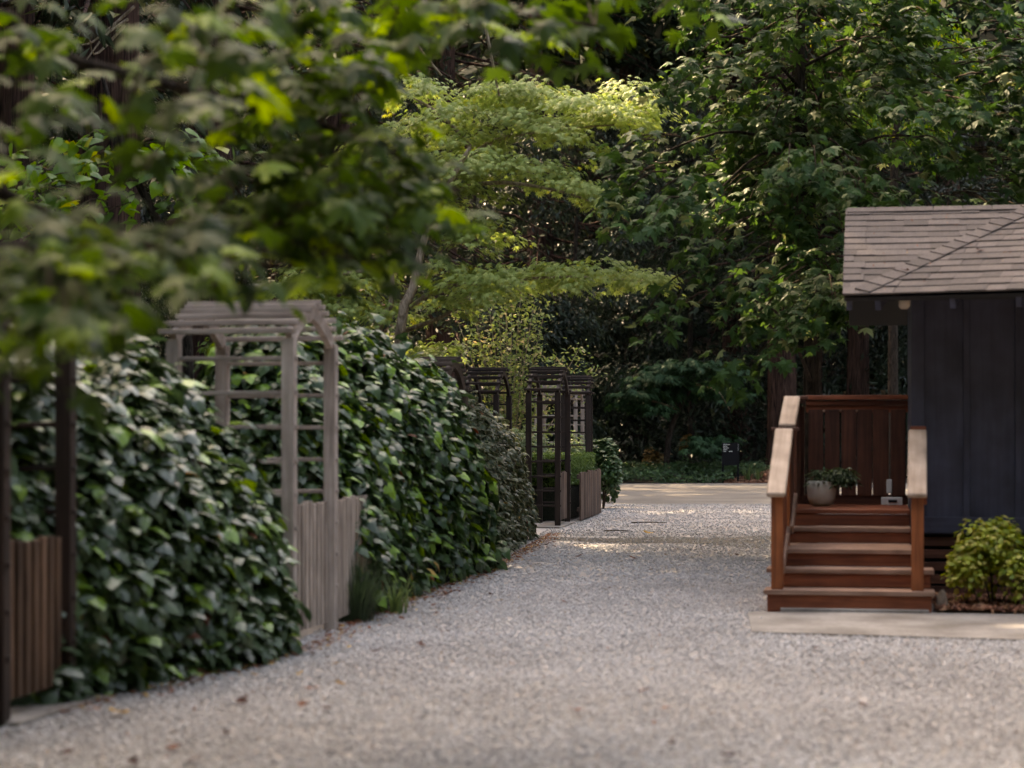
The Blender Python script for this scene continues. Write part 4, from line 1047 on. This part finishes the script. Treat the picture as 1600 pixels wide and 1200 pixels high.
pads = [ # px, py, half width px, droop to right px, weight, dY
    (650, 150, 60, 0, 1.0, .4), (700, 185, 75, -6, 1.4, 0), (770, 150, 70, 0, 1.2, -.2), (840, 150, 75, 4, 1.4, -.3), (900, 172, 90, 8, 1.6, -.5), (960, 190, 80, 10, 1.3, -.6), (1005, 172, 50, 6, .8, -.6), (985, 145, 50, 4, .6, -.2), (800, 195, 80, 0, 1.3, -.2), (870, 215, 80, 14, 1.1, -.6),
    (620, 215, 80, -8, 1.2, .3), (720, 225, 80, 0, 1.2, .1),
    (600, 265, 90, -6, 1.6, 0), (680, 265, 95, 4, 1.7, -.2), (760, 262, 90, 8, 1.5, -.4), (840, 275, 80, 14, 1.3, -.6), (900, 298, 60, 16, .9, -.7), (940, 318, 36, 12, .5, -.8), (560, 300, 70, 0, 1.1, .1), (640, 310, 85, 4, 1.4, -.1), (730, 300, 75, 10, 1.1, -.3),
    (560, 350, 70, 0, 1.0, 0), (630, 345, 70, 6, 1.0, -.2), (710, 345, 45, 8, .6, -.2), (770, 362, 55, 8, .7, -.3), (730, 380, 45, 6, .5, -.3),
    (500, 430, 70, -4, 1.1, -.3), (570, 440, 60, 0, .9, -.2), (460, 460, 60, -4, .9, -.3), (540, 480, 80, 0, 1.2, -.1), (610, 500, 50, 0, .7, -.1), (690, 425, 50, 4, .6, -.3), (740, 440, 70, 4, 1.0, -.5), (800, 440, 70, 2, 1.1, -.6), (870, 430, 60, 4, 1.0, -.8), (940, 430, 55, 4, .9, -.9), (1005, 440, 45, 4, .8, -1.0), (900, 455, 35, 8, .4, -.9), (760, 465, 60, 6, .8, -.4), (700, 480, 55, 4, .6, -.2),
    (640, 560, 60, 0, .7, .3), (690, 550, 40, 4, .5, .3), (480, 300, 70, 0, .9, .2), (440, 360, 70, 0, .9, .2)]
P, Nn, T = [], [], []
for (px, py, hw, dr, wt, dY) in pads:
    c = W(px, py, YL + dY); hwm = hw / FPX * YL
    nt_ = int(30 * wt)                          # tufts
    for _ in range(nt_):
        r_ = math.sqrt(random.random()); th = random.uniform(0, 6.283)
        ux, uy = r_ * math.cos(th), r_ * math.sin(th)
        q = c + np.array([ux * hwm, uy * .75, .16 * (1 - r_ ** 2) - .05 - (ux * dr) / FPX * YL + random.gauss(0, .045)])
        m = random.randint(11, 17)
        out = norm(np.array([ux + .01, uy * .6, -.25]))
        P.append(q + rng.normal(0, 1, (m, 3)) * (.085, .085, .035)); Nn.append(EZ * 1.0 + out * (.55, .75, 0) + rng.normal(0, .24, (m, 3))); T.append(out + rng.normal(0, .6, (m, 3)) - EZ * .25)
P, Nn, T = map(np.concatenate, (P, Nn, T))
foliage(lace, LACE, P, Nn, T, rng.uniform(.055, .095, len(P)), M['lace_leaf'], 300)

# --- plane tree behind the cabin
YP = 22.5
pt = empty('plane_tree', tuple(W(1262, 700, YP + .8) * (1, 1, 0)), 'dense plane tree with broad lobed leaves spreading behind and above the cabin roof', 'tree')
b0 = W(1262, 700, YP + .8); b0[2] = -.05
tp = smooth_path([b0, W(1270, 500, YP + .8), W(1262, 300, YP + .7), W(1252, 200, YP + .5), W(1250, 80, YP + .5), W(1255, -160, YP + .5), W(1250, -420, YP + .5)], 26)
V, F = tube(tp, np.linspace(.11, .03, 26), 10); link('trunk', mesh_of('trunk', V, F, smooth=True), M['dark_bark'], pt)
ends, bases = [], []
def add_spray(px, py, Y, frm=None):
    e = W(px, py, Y)
    if frm is None:
        i = np.argmin(((tp - (e + EZ * .5)) ** 2).sum(1)); b = tp[i]
    else: b = np.array(frm)
    d = e - b; l = np.linalg.norm(d)
    b = e - d / max(l, 1e-6) * min(l, .7) + EZ * .08
    ends.append(e); bases.append(b)
k = 0
while k < 112:
    px, py = random.uniform(945, 1720), random.uniform(-170, 500)
    lo = np.interp(px, [945, 1000, 1080, 1180, 1330, 1700], [330, 370, 345, 455, 490, 420])
    lf = np.interp(py, [-170, 60, 230, 330, 500], [930, 990, 965, 950, 1100])
    if py > lo or px < lf: continue
    if 1090 < px < 1320 and 315 < py < 430 and random.random() < .93: continue
    g = math.sin(px * .021 + 1) * math.sin(py * .03 + px * .006) + .35 * math.sin(px * .05 + py * .043)
    if g < -.30 and random.random() < .8: continue
    Yc = random.uniform(YP - 3.2, YP + 1.6)
    for _ in range(random.randint(3, 5)):
        ddx = random.gauss(0, 36)
        add_spray(px + ddx, py + random.gauss(0, 9) + abs(ddx) * .22, Yc + random.uniform(-.45, .45))
    k += 1
for _ in range(46):
    px, py = random.uniform(1060, 1345), random.uniform(180, 325)
    add_spray(px, py, YP + random.uniform(.6, 2.6))
for _ in range(16):
    add_spray(random.uniform(1195, 1255), random.uniform(300, 410), YP + random.uniform(-.8, .6))
for _ in range(26):
    add_spray(random.uniform(1190, 1340), random.uniform(400, 490), YP + random.uniform(-1.6, 2.0))
for (px, py) in ((1075, 365), (1088, 385), (1100, 405), (1118, 425), (1140, 440), (1160, 455), (1180, 470), (1200, 478), (1230, 485), (1262, 480), (1290, 488), (1320, 495), (1345, 470), (1150, 480), (1190, 500), (1240, 505), (1015, 485), (1045, 480), (1000, 340), (960, 330), (1020, 350), (1195, 560), (1140, 560), (1160, 590), (1215, 535), (1300, 510), (1270, 505)):
    add_spray(px + random.uniform(-6, 6), py + random.uniform(-5, 5), YP - 2.4 + random.uniform(-.3, .3), W(px + 60, py - 50, YP - 2))
P, Nn, T, tw = sprays(np.array(ends), np.array(bases), 17, .3, .12, droop=.75, flat=1.0, jitter=.36)
foliage(pt, MAPLE, P, Nn, T, rng.uniform(.085, .16, len(P)), M['plane_leaf'], 300)
twig_mesh([tube(p, np.linspace(.010, .003, len(p)), 4) for p in tw], 'twigs', M['twig'], pt)
for (px, py, Y) in ((1100, 60, YP - .5), (1180, 130, YP), (1010, 250, YP - 1), (1120, 300, YP - 1.5), (1400, 100, YP - .5), (1480, 220, YP), (1560, 40, YP), (1330, 250, YP - .8), (1180, 470, YP - 2)):
    e = W(px, py, Y); i = np.argmin(((tp - (e - EZ * .2)) ** 2).sum(1)); b = tp[max(i - 1, 0)]
    pp = smooth_path([b, (b + e) / 2 + EZ * .25, e], 10); V, F = tube(pp, np.linspace(.024, .008, 10), 6); link('branch', mesh_of('branch', V, F, smooth=True), M['dark_bark'], pt)

# --- golden slender shrub behind the arbours
YG = 42.0
gs_ = empty('golden_shrub', tuple(W(795, 730, YG) * (1, 1, 0)), 'tall slender yellow-green shrub with upright wands rising behind the dark arbours', 'shrub')
P, Nn, T, tw = [], [], [], []
rt = W(795, 740, YG); rt[2] = 0
for (px, py) in ((735, 470), (760, 450), (790, 430), (815, 440), (835, 470), (850, 490), (705, 475), (780, 500), (820, 520), (745, 520), (905, 545), (925, 575), (870, 560), (800, 470), (765, 540), (840, 545)):
    e = W(px, py, YG + random.uniform(-.6, .6)); m_ = rt * .45 + e * .55 + np.array([0, 0, -.2]) + (rt - e) * (.15, .15, 0)
    pp = smooth_path([rt, m_, e], 14); tw.append(pp)
    for q in pp[4:]:
        m = 20
        P.append(q + rng.normal(0, .12, (m, 3))); Nn.append(EZ * .8 + rng.normal(0, .5, (m, 3))); T.append(rng.normal(0, .8, (m, 3)) + EZ * .2)
P, Nn, T = map(np.concatenate, (P, Nn, T))
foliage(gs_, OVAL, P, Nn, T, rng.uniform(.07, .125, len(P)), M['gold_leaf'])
twig_mesh([tube(p, np.linspace(.02, .006, len(p)), 5) for p in tw], 'stems', M['pale_bark'], gs_, None)

# --- dark background trees
def dark_tree(label, px, Y, half_w, zlo, zhi, n, size, mat='dark_leaf', shapes=SLIM, trunk_r=.16, name='evergreen_tree', lumps=34, group='dark trees beyond the road', up=.5, dx=0, bark_='dark_bark'):
    x0 = (px - 800) / FPX * Y
    t = empty(name, (x0, Y, 0), label, 'tree', group)
    V, F = tube(smooth_path([(x0, Y, -.1), (x0 + random.uniform(-.3, .3), Y, zlo), (x0 + random.uniform(-.4, .4), Y, zhi * .8)], 10), np.linspace(trunk_r, trunk_r * .3, 10), 9)
    link('trunk', mesh_of('trunk', V, F, smooth=True), M[bark_], t)
    th = rng.uniform(0, 2 * np.pi, lumps); zz = rng.uniform(zlo, zhi, lumps); f = np.clip((zz - zlo) / (zhi - zlo), 0, 1)
    prof = np.sin(np.pi * (.12 + .80 * f)) ** .6
    rr = half_w * prof * rng.uniform(.45, 1.0, lumps)
    C = np.stack([x0 + rr * np.cos(th), Y + rr * np.sin(th) * .8, zz], 1)
    ls = rng.uniform(.45, .9, lumps) * half_w * .42
    k = rng.integers(0, lumps, n); d = rnd_unit(n)
    p = C[k] + d * (ls[k] * rng.random(n) ** .35)[:, None] * (1, 1, .62)
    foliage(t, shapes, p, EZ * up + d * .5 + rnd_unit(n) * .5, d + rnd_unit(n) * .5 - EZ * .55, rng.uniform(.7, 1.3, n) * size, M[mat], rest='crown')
    return t
dark_tree('dark glossy evergreen at the middle of the forest edge, behind the golden shrub', 905, 61, 3.2, .6, 11, 26000, .17)
dark_tree('dark evergreen left of the redwood trunks, over the black sign', 1090, 65, 3.4, 1.6, 12, 24000, .17)
dark_tree('dark evergreen behind the lace-leaved maple', 735, 60, 3.0, .5, 11, 20000, .17)
dark_tree('dark evergreen behind the two big ivy hedges', 560, 54, 3.4, .4, 10, 18000, .17)
dark_tree('dark evergreen behind the grey arbour', 380, 46, 3.2, .4, 9, 16000, .16)
dark_tree('dark evergreen behind the nearest ivy hedge', 190, 42, 3.0, .4, 8, 12000, .16)
dark_tree('dark evergreen at the left edge behind the near maple', 20, 40, 3.0, .4, 8, 10000, .16)
dark_tree('dark evergreen behind the porch screen', 1345, 66, 3.3, 3.4, 13, 14000, .18)
dark_tree('dark evergreen above the cabin roof', 1520, 62, 3.4, 2.0, 13, 14000, .18)
dark_tree('dark evergreen beyond the right edge of the cabin roof', 1680, 60, 3.4, .4, 13, 9000, .18)
dark_tree('low dark bushy tree in the forest gap behind the far road', 985, 70, 3.4, .3, 9, 16000, .17)
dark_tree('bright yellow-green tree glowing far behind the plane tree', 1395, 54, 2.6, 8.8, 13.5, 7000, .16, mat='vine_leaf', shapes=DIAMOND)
dark_tree('small green tree behind the picket gardens, left of the golden shrub', 470, 34, 1.8, .3, 3.4, 9000, .10, mat='box_leaf', shapes=DIAMOND, trunk_r=.06, lumps=20)
# palmate-leaved understorey tree
YA = 58.5
ar = empty('aralia_tree', tuple(W(1042, 745, YA) * (1, 1, 0)), 'small understorey tree with drooping palmate leaves at the far road edge', 'tree')
r0 = W(1042, 750, YA); r0[2] = 0
pp = smooth_path([r0, W(1044, 690, YA), W(1060, 640, YA), W(1085, 600, YA)], 10); V, F = tube(pp, np.linspace(.11, .04, 10), 8); link('trunk', mesh_of('trunk', V, F, smooth=True), M['dark_bark'], ar)
for l in ([W(1060, 640, YA), W(1010, 625, YA - .3), W(985, 640, YA - .4)], [W(1085, 600, YA), W(1120, 610, YA - .5), W(1140, 640, YA - .6)]):
    pp = smooth_path(l, 8); V, F = tube(pp, np.linspace(.04, .015, 8), 6); link('branch', mesh_of('branch', V, F, smooth=True), M['pale_bark'], ar)
P, Nn, T = [], [], []
for (px, py, hw, wt) in ((1040, 575, 40, 1), (1080, 570, 45, 1.2), (1120, 580, 40, 1), (1020, 590, 40, 1), (1060, 600, 50, 1.2), (1000, 615, 40, 1), (1040, 615, 45, 1), (985, 632, 30, .8), (1020, 637, 30, .6), (1110, 610, 45, 1), (1150, 620, 30, .6), (1100, 700, 28, .7), (1125, 690, 24, .5), (1090, 690, 18, .4)):
    c = W(px, py, YA + random.uniform(-.8, .6)); m = int(150 * wt); hwm = hw / FPX * YA
    u = rng.normal(0, .5, (m, 3)); P.append(c + u * (hwm, .8, .16)); o_ = norm(u * (1, 1, 0) + 1e-6); Nn.append(EZ + o_ * .5 + rng.normal(0, .25, (m, 3))); T.append(o_ - EZ * .55 + rng.normal(0, .3, (m, 3)))
P, Nn, T = map(np.concatenate, (P, Nn, T))
foliage(ar, LACE, P, Nn, T, rng.uniform(.20, .32, len(P)), M['aralia_leaf'], 150)
bush('sun_spot_shrub', 'shrub with leaves coloured orange for sun-lit spots under the forest edge', 'shrub', tuple(W(1020, 745, 60.5) * (1, 1, 0)), (.35, .3, .55), 260, .12, ROUND, M['sun_spot_leaf'])
bush('sun_spot_shrub', 'sprig coloured yellow-orange for a sun-lit spot under the understorey tree', 'shrub', tuple(W(1074, 745, 62) * (1, 1, 0) + EZ * .6), (.22, .2, .42), 120, .12, ROUND, M['sun_spot_leaf'])

# --- heart-leaved tree upper left
YV = 20.0
vt = empty('heart_leaved_tree', tuple(W(300, 700, YV + .6) * (1, 1, 0)), 'fresh green heart-leaved tree showing between the near maple boughs', 'tree')
b0 = W(300, 700, YV + .6); b0[2] = -.05
tp2 = smooth_path([b0, W(290, 520, YV + .6), W(260, 380, YV + .4), W(200, 250, YV + .3), W(160, 120, YV + .3)], 18)
V, F = tube(tp2, np.linspace(.08, .02, 18), 8); link('trunk', mesh_of('trunk', V, F, smooth=True), M['dark_bark'], vt)
ends, bases = [], []
for _ in range(70):
    px, py = random.uniform(-40, 345), random.uniform(215, 400)
    if 140 < px < 260 and 300 < py < 380 and random.random() < .8: continue
    e = W(px, py, YV + random.uniform(-.8, .6)); i = np.argmin(((tp2 - e) ** 2).sum(1)); d = e - tp2[i]; l = np.linalg.norm(d)
    ends.append(e); bases.append(e - d / l * min(l, .5))
P, Nn, T, tw = sprays(np.array(ends), np.array(bases), 8, .25, .13, droop=.9, flat=.7, jitter=.4)
foliage(vt, HEART, P, Nn, T, rng.uniform(.11, .19, len(P)), M['vine_leaf'], 200)
twig_mesh([tube(p, np.linspace(.008, .003, len(p)), 4) for p in tw], 'twigs', M['twig'], vt)

# --- redwoods: trunks in view, crowns high above
def redwood(label, x0, Y, r0, H, zlo, n, cr, fine=0, group='tall redwoods around the drive'):
    t = empty('redwood_tree', (x0, Y, 0), label, 'tree', group)
    hs = np.array([-.2, .3, 1.0, 3, 6, 10, H * .5, H]); rs = np.array([1.5, 1.25, 1.05, 1, .95, .9, .65, .06]) * r0
    seg = 22; V = []
    an = np.linspace(0, 2 * np.pi, seg, endpoint=False)
    fl = 1 + .07 * np.sin(an * 7 + random.random() * 6) + .05 * np.sin(an * 11 + random.random() * 6)
    for h_, r_ in zip(hs, rs):
        V.append(np.stack([x0 + np.cos(an) * r_ * fl, Y + np.sin(an) * r_ * fl, np.full(seg, h_)], 1))
    V = np.concatenate(V); ix = np.arange(len(V)).reshape(len(hs), seg); nx = np.roll(ix, -1, 1)
    F = np.stack([ix[:-1], nx[:-1], nx[1:], ix[1:]], -1).reshape(-1, 4)
    link('trunk', mesh_of('trunk', V, F, smooth=True), M['redwood_bark'], t)
    nb = max(30, n // 55)
    zz = zlo + (H - zlo) * rng.random(nb) ** 1.15; az = rng.uniform(0, 2 * np.pi, nb)
    ln = cr * (1 - ((zz - zlo) / (H - zlo)) ** 1.4) * rng.uniform(.6, 1.1, nb) + .4
    m = n // nb
    f = rng.random((nb, m)) ** .7
    dirv = np.stack([np.cos(az), np.sin(az)], 1)
    p = np.stack([x0 + dirv[:, 0:1] * ln[:, None] * f, Y + dirv[:, 1:2] * ln[:, None] * f, zz[:, None] - .32 * ln[:, None] * f ** 1.6], -1)
    p += rng.normal(0, 1, p.shape) * (.24, .24, .16); p = p.reshape(-1, 3)
    dd = np.repeat(np.concatenate([dirv, np.zeros((nb, 1))], 1), m, 0)
    size = np.where(p[:, 2] < 14, .34, .75) if not fine else np.where(p[:, 2] < 14, fine, .75)
    size = size * rng.uniform(.7, 1.3, len(p))
    foliage(t, NEEDLE if fine else SLIM, p, EZ * .7 + rnd_unit(len(p)) * .6, dd * .7 - EZ * .6 + rnd_unit(len(p)) * .5, size, M['conifer_leaf'], rest='crown')
    tw = [tube(np.array([[x0, Y, zz[i] + .1], [x0 + dirv[i, 0] * ln[i] * .6, Y + dirv[i, 1] * ln[i] * .6, zz[i] - .1 * ln[i]], [x0 + dirv[i, 0] * ln[i], Y + dirv[i, 1] * ln[i], zz[i] - .32 * ln[i]]]), (.05, .03, .01), 4) for i in range(nb)]
    twig_mesh(tw, 'limbs', M['redwood_bark'], t)
    return t
def X_(px, Y): return (px - 800) / FPX * Y
thick = redwood('thick redwood trunk in the upper left behind the near maple', X_(172, 26), 26, .40, 33, 6.6, 5200, 4.2, .30)
redwood('redwood trunk at the upper left edge of the picture', X_(8, 28), 28, .42, 34, 7.2, 5200, 4.3, .30)
redwood('reddish redwood trunk beside the stair handrail, above the mulch mound', X_(1222, 60.5), 60.5, .40, 36, 6, 6000, 4.2, .30)
redwood('slimmer redwood trunk just right of the reddish one', X_(1272, 64), 64, .26, 34, 6, 5000, 4.0, .30)
redwood('dark redwood trunk seen over the porch screen', X_(1340, 63), 63, .34, 34, 6, 5000, 4.0, .30)
redwood('tall redwood whose drooping dark boughs fill the top centre', X_(845, 66), 66, .45, 38, 5.2, 14000, 5.0, .26)
redwood('tall dark redwood above the lace-leaved maple', X_(690, 58), 58, .45, 37, 4.6, 13000, 4.8, .26)
redwood('tall dark redwood behind the middle evergreens', X_(985, 72), 72, .5, 39, 5, 13000, 5.0, .26)
redwood('tall dark redwood in the upper left centre', X_(520, 48), 48, .42, 36, 4.6, 11000, 4.6, .26)
redwood('tall dark redwood left of centre in deep shade', X_(330, 38), 38, .42, 35, 5.0, 9000, 4.2, .26)
redwood('tall dark redwood behind the plane tree', X_(1150, 70), 70, .45, 37, 5, 11000, 4.8, .26)
redwood('tall dark redwood high above the cabin', X_(1480, 72), 72, .45, 37, 5, 8000, 4.8, .26)
tw_ = [tube(smooth_path([W(a, b, 25.3), W(c, d, 25.1), W(e, f, 24.9)], 8), np.linspace(.022, .008, 8), 5) for (a, b, c, d, e, f) in ((200, 30, 165, 55, 132, 98), (195, 40, 150, 85, 140, 60), (210, 10, 150, 62, 128, 70))]
twig_mesh(tw_, 'dead_twigs', M['pale_bark'], thick, None)
for (x0, y0, H) in ((-10.5, 20, 32), (-12, 27, 34), (-15, 34, 36), (-10, 35, 33.5), (-16, 22, 33), (-19, 43, 37), (-13, 46, 37), (-21, 31, 35), (-8.5, 43, 36), (-25, 52, 38), (-17, 58, 38), (-6, 54, 37)):
    redwood('tall redwood of the left-hand grove, its trunk hidden by hedges and boughs', x0, y0, .42, H, 7.5, 7200 if H != 33.5 else 2600, 4.6, .0, group='redwoods of the left-hand grove')  # crown density set to screen the sun; one thinned to let dapples through

def sky_screen_tree(label, c, rad, n, trunk_at):  # unseen crown added around the viewer to cut sky light from the front
    t = empty('sky_screen_tree', (*trunk_at, 0), label, 'tree', 'unseen trees added to block sky light')
    pp = smooth_path([(*trunk_at, -.1), (trunk_at[0] * .95 + c[0] * .05, trunk_at[1], 2.5), (c[0], c[1], c[2])], 12)
    V, F = tube(pp, np.linspace(.24, .08, 12), 10); link('trunk', mesh_of('trunk', V, F, smooth=True), M['dark_bark'], t)
    K = 46; C = rnd_unit(K) * rng.uniform(.35, .95, (K, 1)) * np.array(rad) + np.array(c); ls = rng.uniform(.7, 1.3, K)
    k = rng.integers(0, K, n); d = rnd_unit(n)
    p = C[k] + d * (ls[k] * rng.random(n) ** .4)[:, None] * (1, 1, .6)
    fr = EYE + .235 * np.maximum(p[:, 1], 0) + .25          # stays above the picture
    p = p[(p[:, 2] > fr) & (p[:, 2] > 3.4)]; n = len(p)
    foliage(t, MAPLE, p, EZ + rnd_unit(n) * .6, rnd_unit(n) - EZ * .5, rng.uniform(.16, .28, n), M['near_leaf'], rest='crown')
    twig_mesh([tube(smooth_path([pp[-3], (pp[-3] + q) / 2 + EZ * .3, q], 6), np.linspace(.06, .015, 6), 5) for q in C], 'limbs', M['dark_bark'], t)
sky_screen_tree('unseen tree added left of the viewer to block low sky light', (-5.2, 2.6, 7.4), (4.6, 4.6, 3.0), 11000, (-6.8, 2.0))
sky_screen_tree('unseen tree added right of the viewer to block low sky light', (5.5, 1.5, 7.6), (4.6, 5.5, 3.2), 11000, (7.2, 0.5))
sky_screen_tree('unseen tree added behind the viewer to block low sky light', (0, -6, 8.0), (6, 5, 3.4), 12000, (-1.5, -7))

# --- far wooded slope: one mass of leaves on the hill
n = 60000
x = rng.uniform(-60, 60, n); y = 71 + 60 * rng.random(n) ** 1.3
z = hill_z(x, y) + rng.random(n) ** .8 * (7 + 3 * np.sin(x * .5) * np.sin(y * .31))
n2 = 26000
x2 = rng.uniform(-75, 75, n2); y2 = rng.uniform(69, 150, n2); z2 = hill_z(x2, y2) + rng.uniform(11, 22, n2)  # upper leaf layer added to keep sky light off the slope
fw = empty('far_woodland', (0, 95, 0)); fw['kind'] = 'stuff'
pp = np.concatenate([np.stack([x, y, z], 1), np.stack([x2, y2, z2], 1)]); m = len(pp)
foliage(fw, DIAMOND, pp, EZ + rnd_unit(m) * .8 - np.array([0, .4, 0]), rnd_unit(m) - EZ * .4, np.concatenate([rng.uniform(.5, 1.1, n), rng.uniform(1.2, 2.3, n2)]), M['conifer_leaf'], rest='woodland_and_screen_leaves')
# added ring of unseen leaves, cut clear of the view, blocking the low sky
n = 105000
a = rng.uniform(0, 2 * np.pi, n); r_ = rng.uniform(0, 1, n) ** 1.2
x = 2 + np.cos(a) * (17 + 15 * r_); y = 16 + np.sin(a) * (31 + 18 * r_)
hh = 24 + 4 * np.sin(a * 9) + 3 * np.sin(a * 23 + 1)
z = rng.random(n) ** .85 * hh
ok = ~((np.abs(x) < .30 * y + 3) & (y > 0)) & (y < 60)
p3 = np.stack([x, y, z], 1)[ok]; n = len(p3)
sw = empty('sky_screen_woodland', (0, -18, 0)); sw['kind'] = 'stuff'
foliage(sw, DIAMOND, p3, EZ * .6 + rnd_unit(n), rnd_unit(n) - EZ * .4, rng.uniform(.6, 1.2, n), M['conifer_leaf'], rest='woodland_and_screen_leaves')
# undergrowth that closes the view between the trunks
n = 30000
x = rng.uniform(-16, 24, n); y = rng.uniform(62.5, 72, n); z = rng.random(n) ** 1.5 * (4.2 + 1.5 * np.sin(x * .8 + 1) * np.sin(y * .7))
ug = empty('undergrowth', (2, 67, 0)); ug['kind'] = 'stuff'
foliage(ug, SLIM, np.stack([x, y, z], 1), EZ * .6 + rnd_unit(n) - np.array([0, .3, 0]), rnd_unit(n) - EZ * .5, rng.uniform(.16, .34, n), M['dark_leaf'], rest='undergrowth_leaves')

# ------------------------------------------------------------------ fallen leaves, sticks, litter
dl = []
for s in range(3):
    V, F, rib = MAPLE[s]; V = V.copy(); V[:, 2] = .35 * V[:, 0] ** 2 + .3 * (V[:, 1] - .4) ** 2 + .04 * np.sin(7 * V[:, 0] + s)
    V[:, 1] -= .4
    me = mesh_of('fallen_leaf', V, F, {'rib': rib}); me.materials.append(M['dead_leaf']); dl.append(me)
def fallen(px, py, s, label='brown fallen leaf lying on the grey gravel', up=.01, roofpos=None, grp='dead leaves fallen on the gravel'):
    Y = FPX * (EYE - .015) / (py - HY); q = W(px, py, Y) if roofpos is None else roofpos
    o = bpy.data.objects.new('fallen_leaf', random.choice(dl)); COL.objects.link(o)
    o.location = q + np.array([0, 0, up]); o.rotation_euler = (random.uniform(-.4, .4), random.uniform(-.4, .4), random.uniform(0, 6.28)); o.scale = (s, s, s * random.uniform(.8, 1.6))
    return tag(o, label, 'leaf', grp)
fallen(697, 934, .11, 'large dark curled leaf on the gravel right of the second ivy hedge foot', .02)
fallen(186, 1117, .085, 'red-brown leaf at the gravel edge beside the nearest ivy hedge')
fallen(510, 1110, .05, 'pale cream leaf on the gravel below the grey arbour')
fallen(1138, 1184, .055, 'yellowish leaf at the bottom edge of the gravel')
fallen(1012, 834, .12, 'orange leaf on the dark band of gravel near the far arbour')
fallen(988, 873, .07, 'small yellow leaf in the middle of the far gravel')
for (px, py) in ((102, 1180), (210, 1195), (395, 1057), (465, 1056), (488, 1079), (378, 1099), (470, 1104), (525, 1040), (532, 1071), (355, 1150), (270, 1172), (305, 1190), (1040, 1110), (906, 1113), (1007, 1083), (1050, 1165), (680, 960), (625, 968), (765, 930), (810, 872), (856, 852), (903, 870), (1150, 868), (1345, 1104), (1320, 1006), (1275, 1015), (880, 942), (700, 890), (735, 912), (655, 1010), (590, 1020), (800, 1040), (965, 800), (945, 790)):
    fallen(px + random.uniform(-3, 3), py, random.uniform(.03, .06) * (1 if py > 900 else 1.3))
for (px, py, l, lab) in ((1014, 818, .26, 'dark thin stick lying across the far gravel'), (963, 831, .17, 'short thin stick near the far picket fence')):
    Y = FPX * EYE / (py - HY); q = W(px, py, Y); pp = smooth_path([q + (-l, 0, .012), q + (0, .03, .02), q + (l, -.02, .012)], 7)
    V, F = tube(pp, np.linspace(.012, .006, 7), 6); o = link('fallen_stick', mesh_of('fallen_stick', V, F, smooth=True), M['twig']); tag(o, lab, 'stick')
# leaves on the roof
for (a, b, lab) in ((1.02, 1.02, 'small orange leaf on the lower roof shingles'), (1.60, 1.35, 'red-brown leaf on the middle of the roof')):
    fallen(0, 900, .06, lab, .03, np.array(Lc(a, b, max(roofL(a, b), roofR(a, b)))), 'leaves on the cabin roof')
n = 420; y = rng.uniform(7.5, 36, n); x = np.where(rng.random(n) < .5, rng.uniform(-.3, .3, n) * y, G(y) + np.abs(rng.normal(0, .9, n)))
ok = ~((x > 1.7) & (y > 12.6) & (y < 19)) & (x > G(y)); y = y[ok]; x = x[ok]; n = len(x)
bits = empty('leaf_bits', (0, 15, 0)); bits['kind'] = 'stuff'
foliage(bits, OVAL, np.stack([x, y, np.full(n, .018)], 1), EZ + rnd_unit(n) * .4, rnd_unit(n), rng.uniform(.012, .032, n), M['dead_leaf'], rest='litter_bits')
n = 70; a = rng.uniform(.6, 2.6, n); b = rng.uniform(BC + .05, BR - .05, n)
q = np.array([Lc(a_, b_, max(roofL(a_, b_), roofR(a_, b_)) + .028) for a_, b_ in zip(a, b)])
rl = empty('roof_litter', tuple(Lc(1.5, 1.5, 2.8))); rl['kind'] = 'stuff'
foliage(rl, SLIM, q, np.tile(upL * 0 + nL, (n, 1)) + rnd_unit(n) * .15, rnd_unit(n), rng.uniform(.015, .05, n), M['dead_leaf'], rest='roof_needles')
# fine litter along the hedge feet
n = 1500; y = rng.uniform(9.5, 27, n); x = G(y) + .04 + np.abs(rng.normal(0, .10, n)) - .03
lt = empty('leaf_litter', (-1, 15, 0)); lt['kind'] = 'stuff'
foliage(lt, OVAL, np.stack([x, y, np.full(n, .022)], 1), EZ + rnd_unit(n) * .35, rnd_unit(n), rng.uniform(.02, .055, n), M['dead_leaf'], rest='litter_leaves')
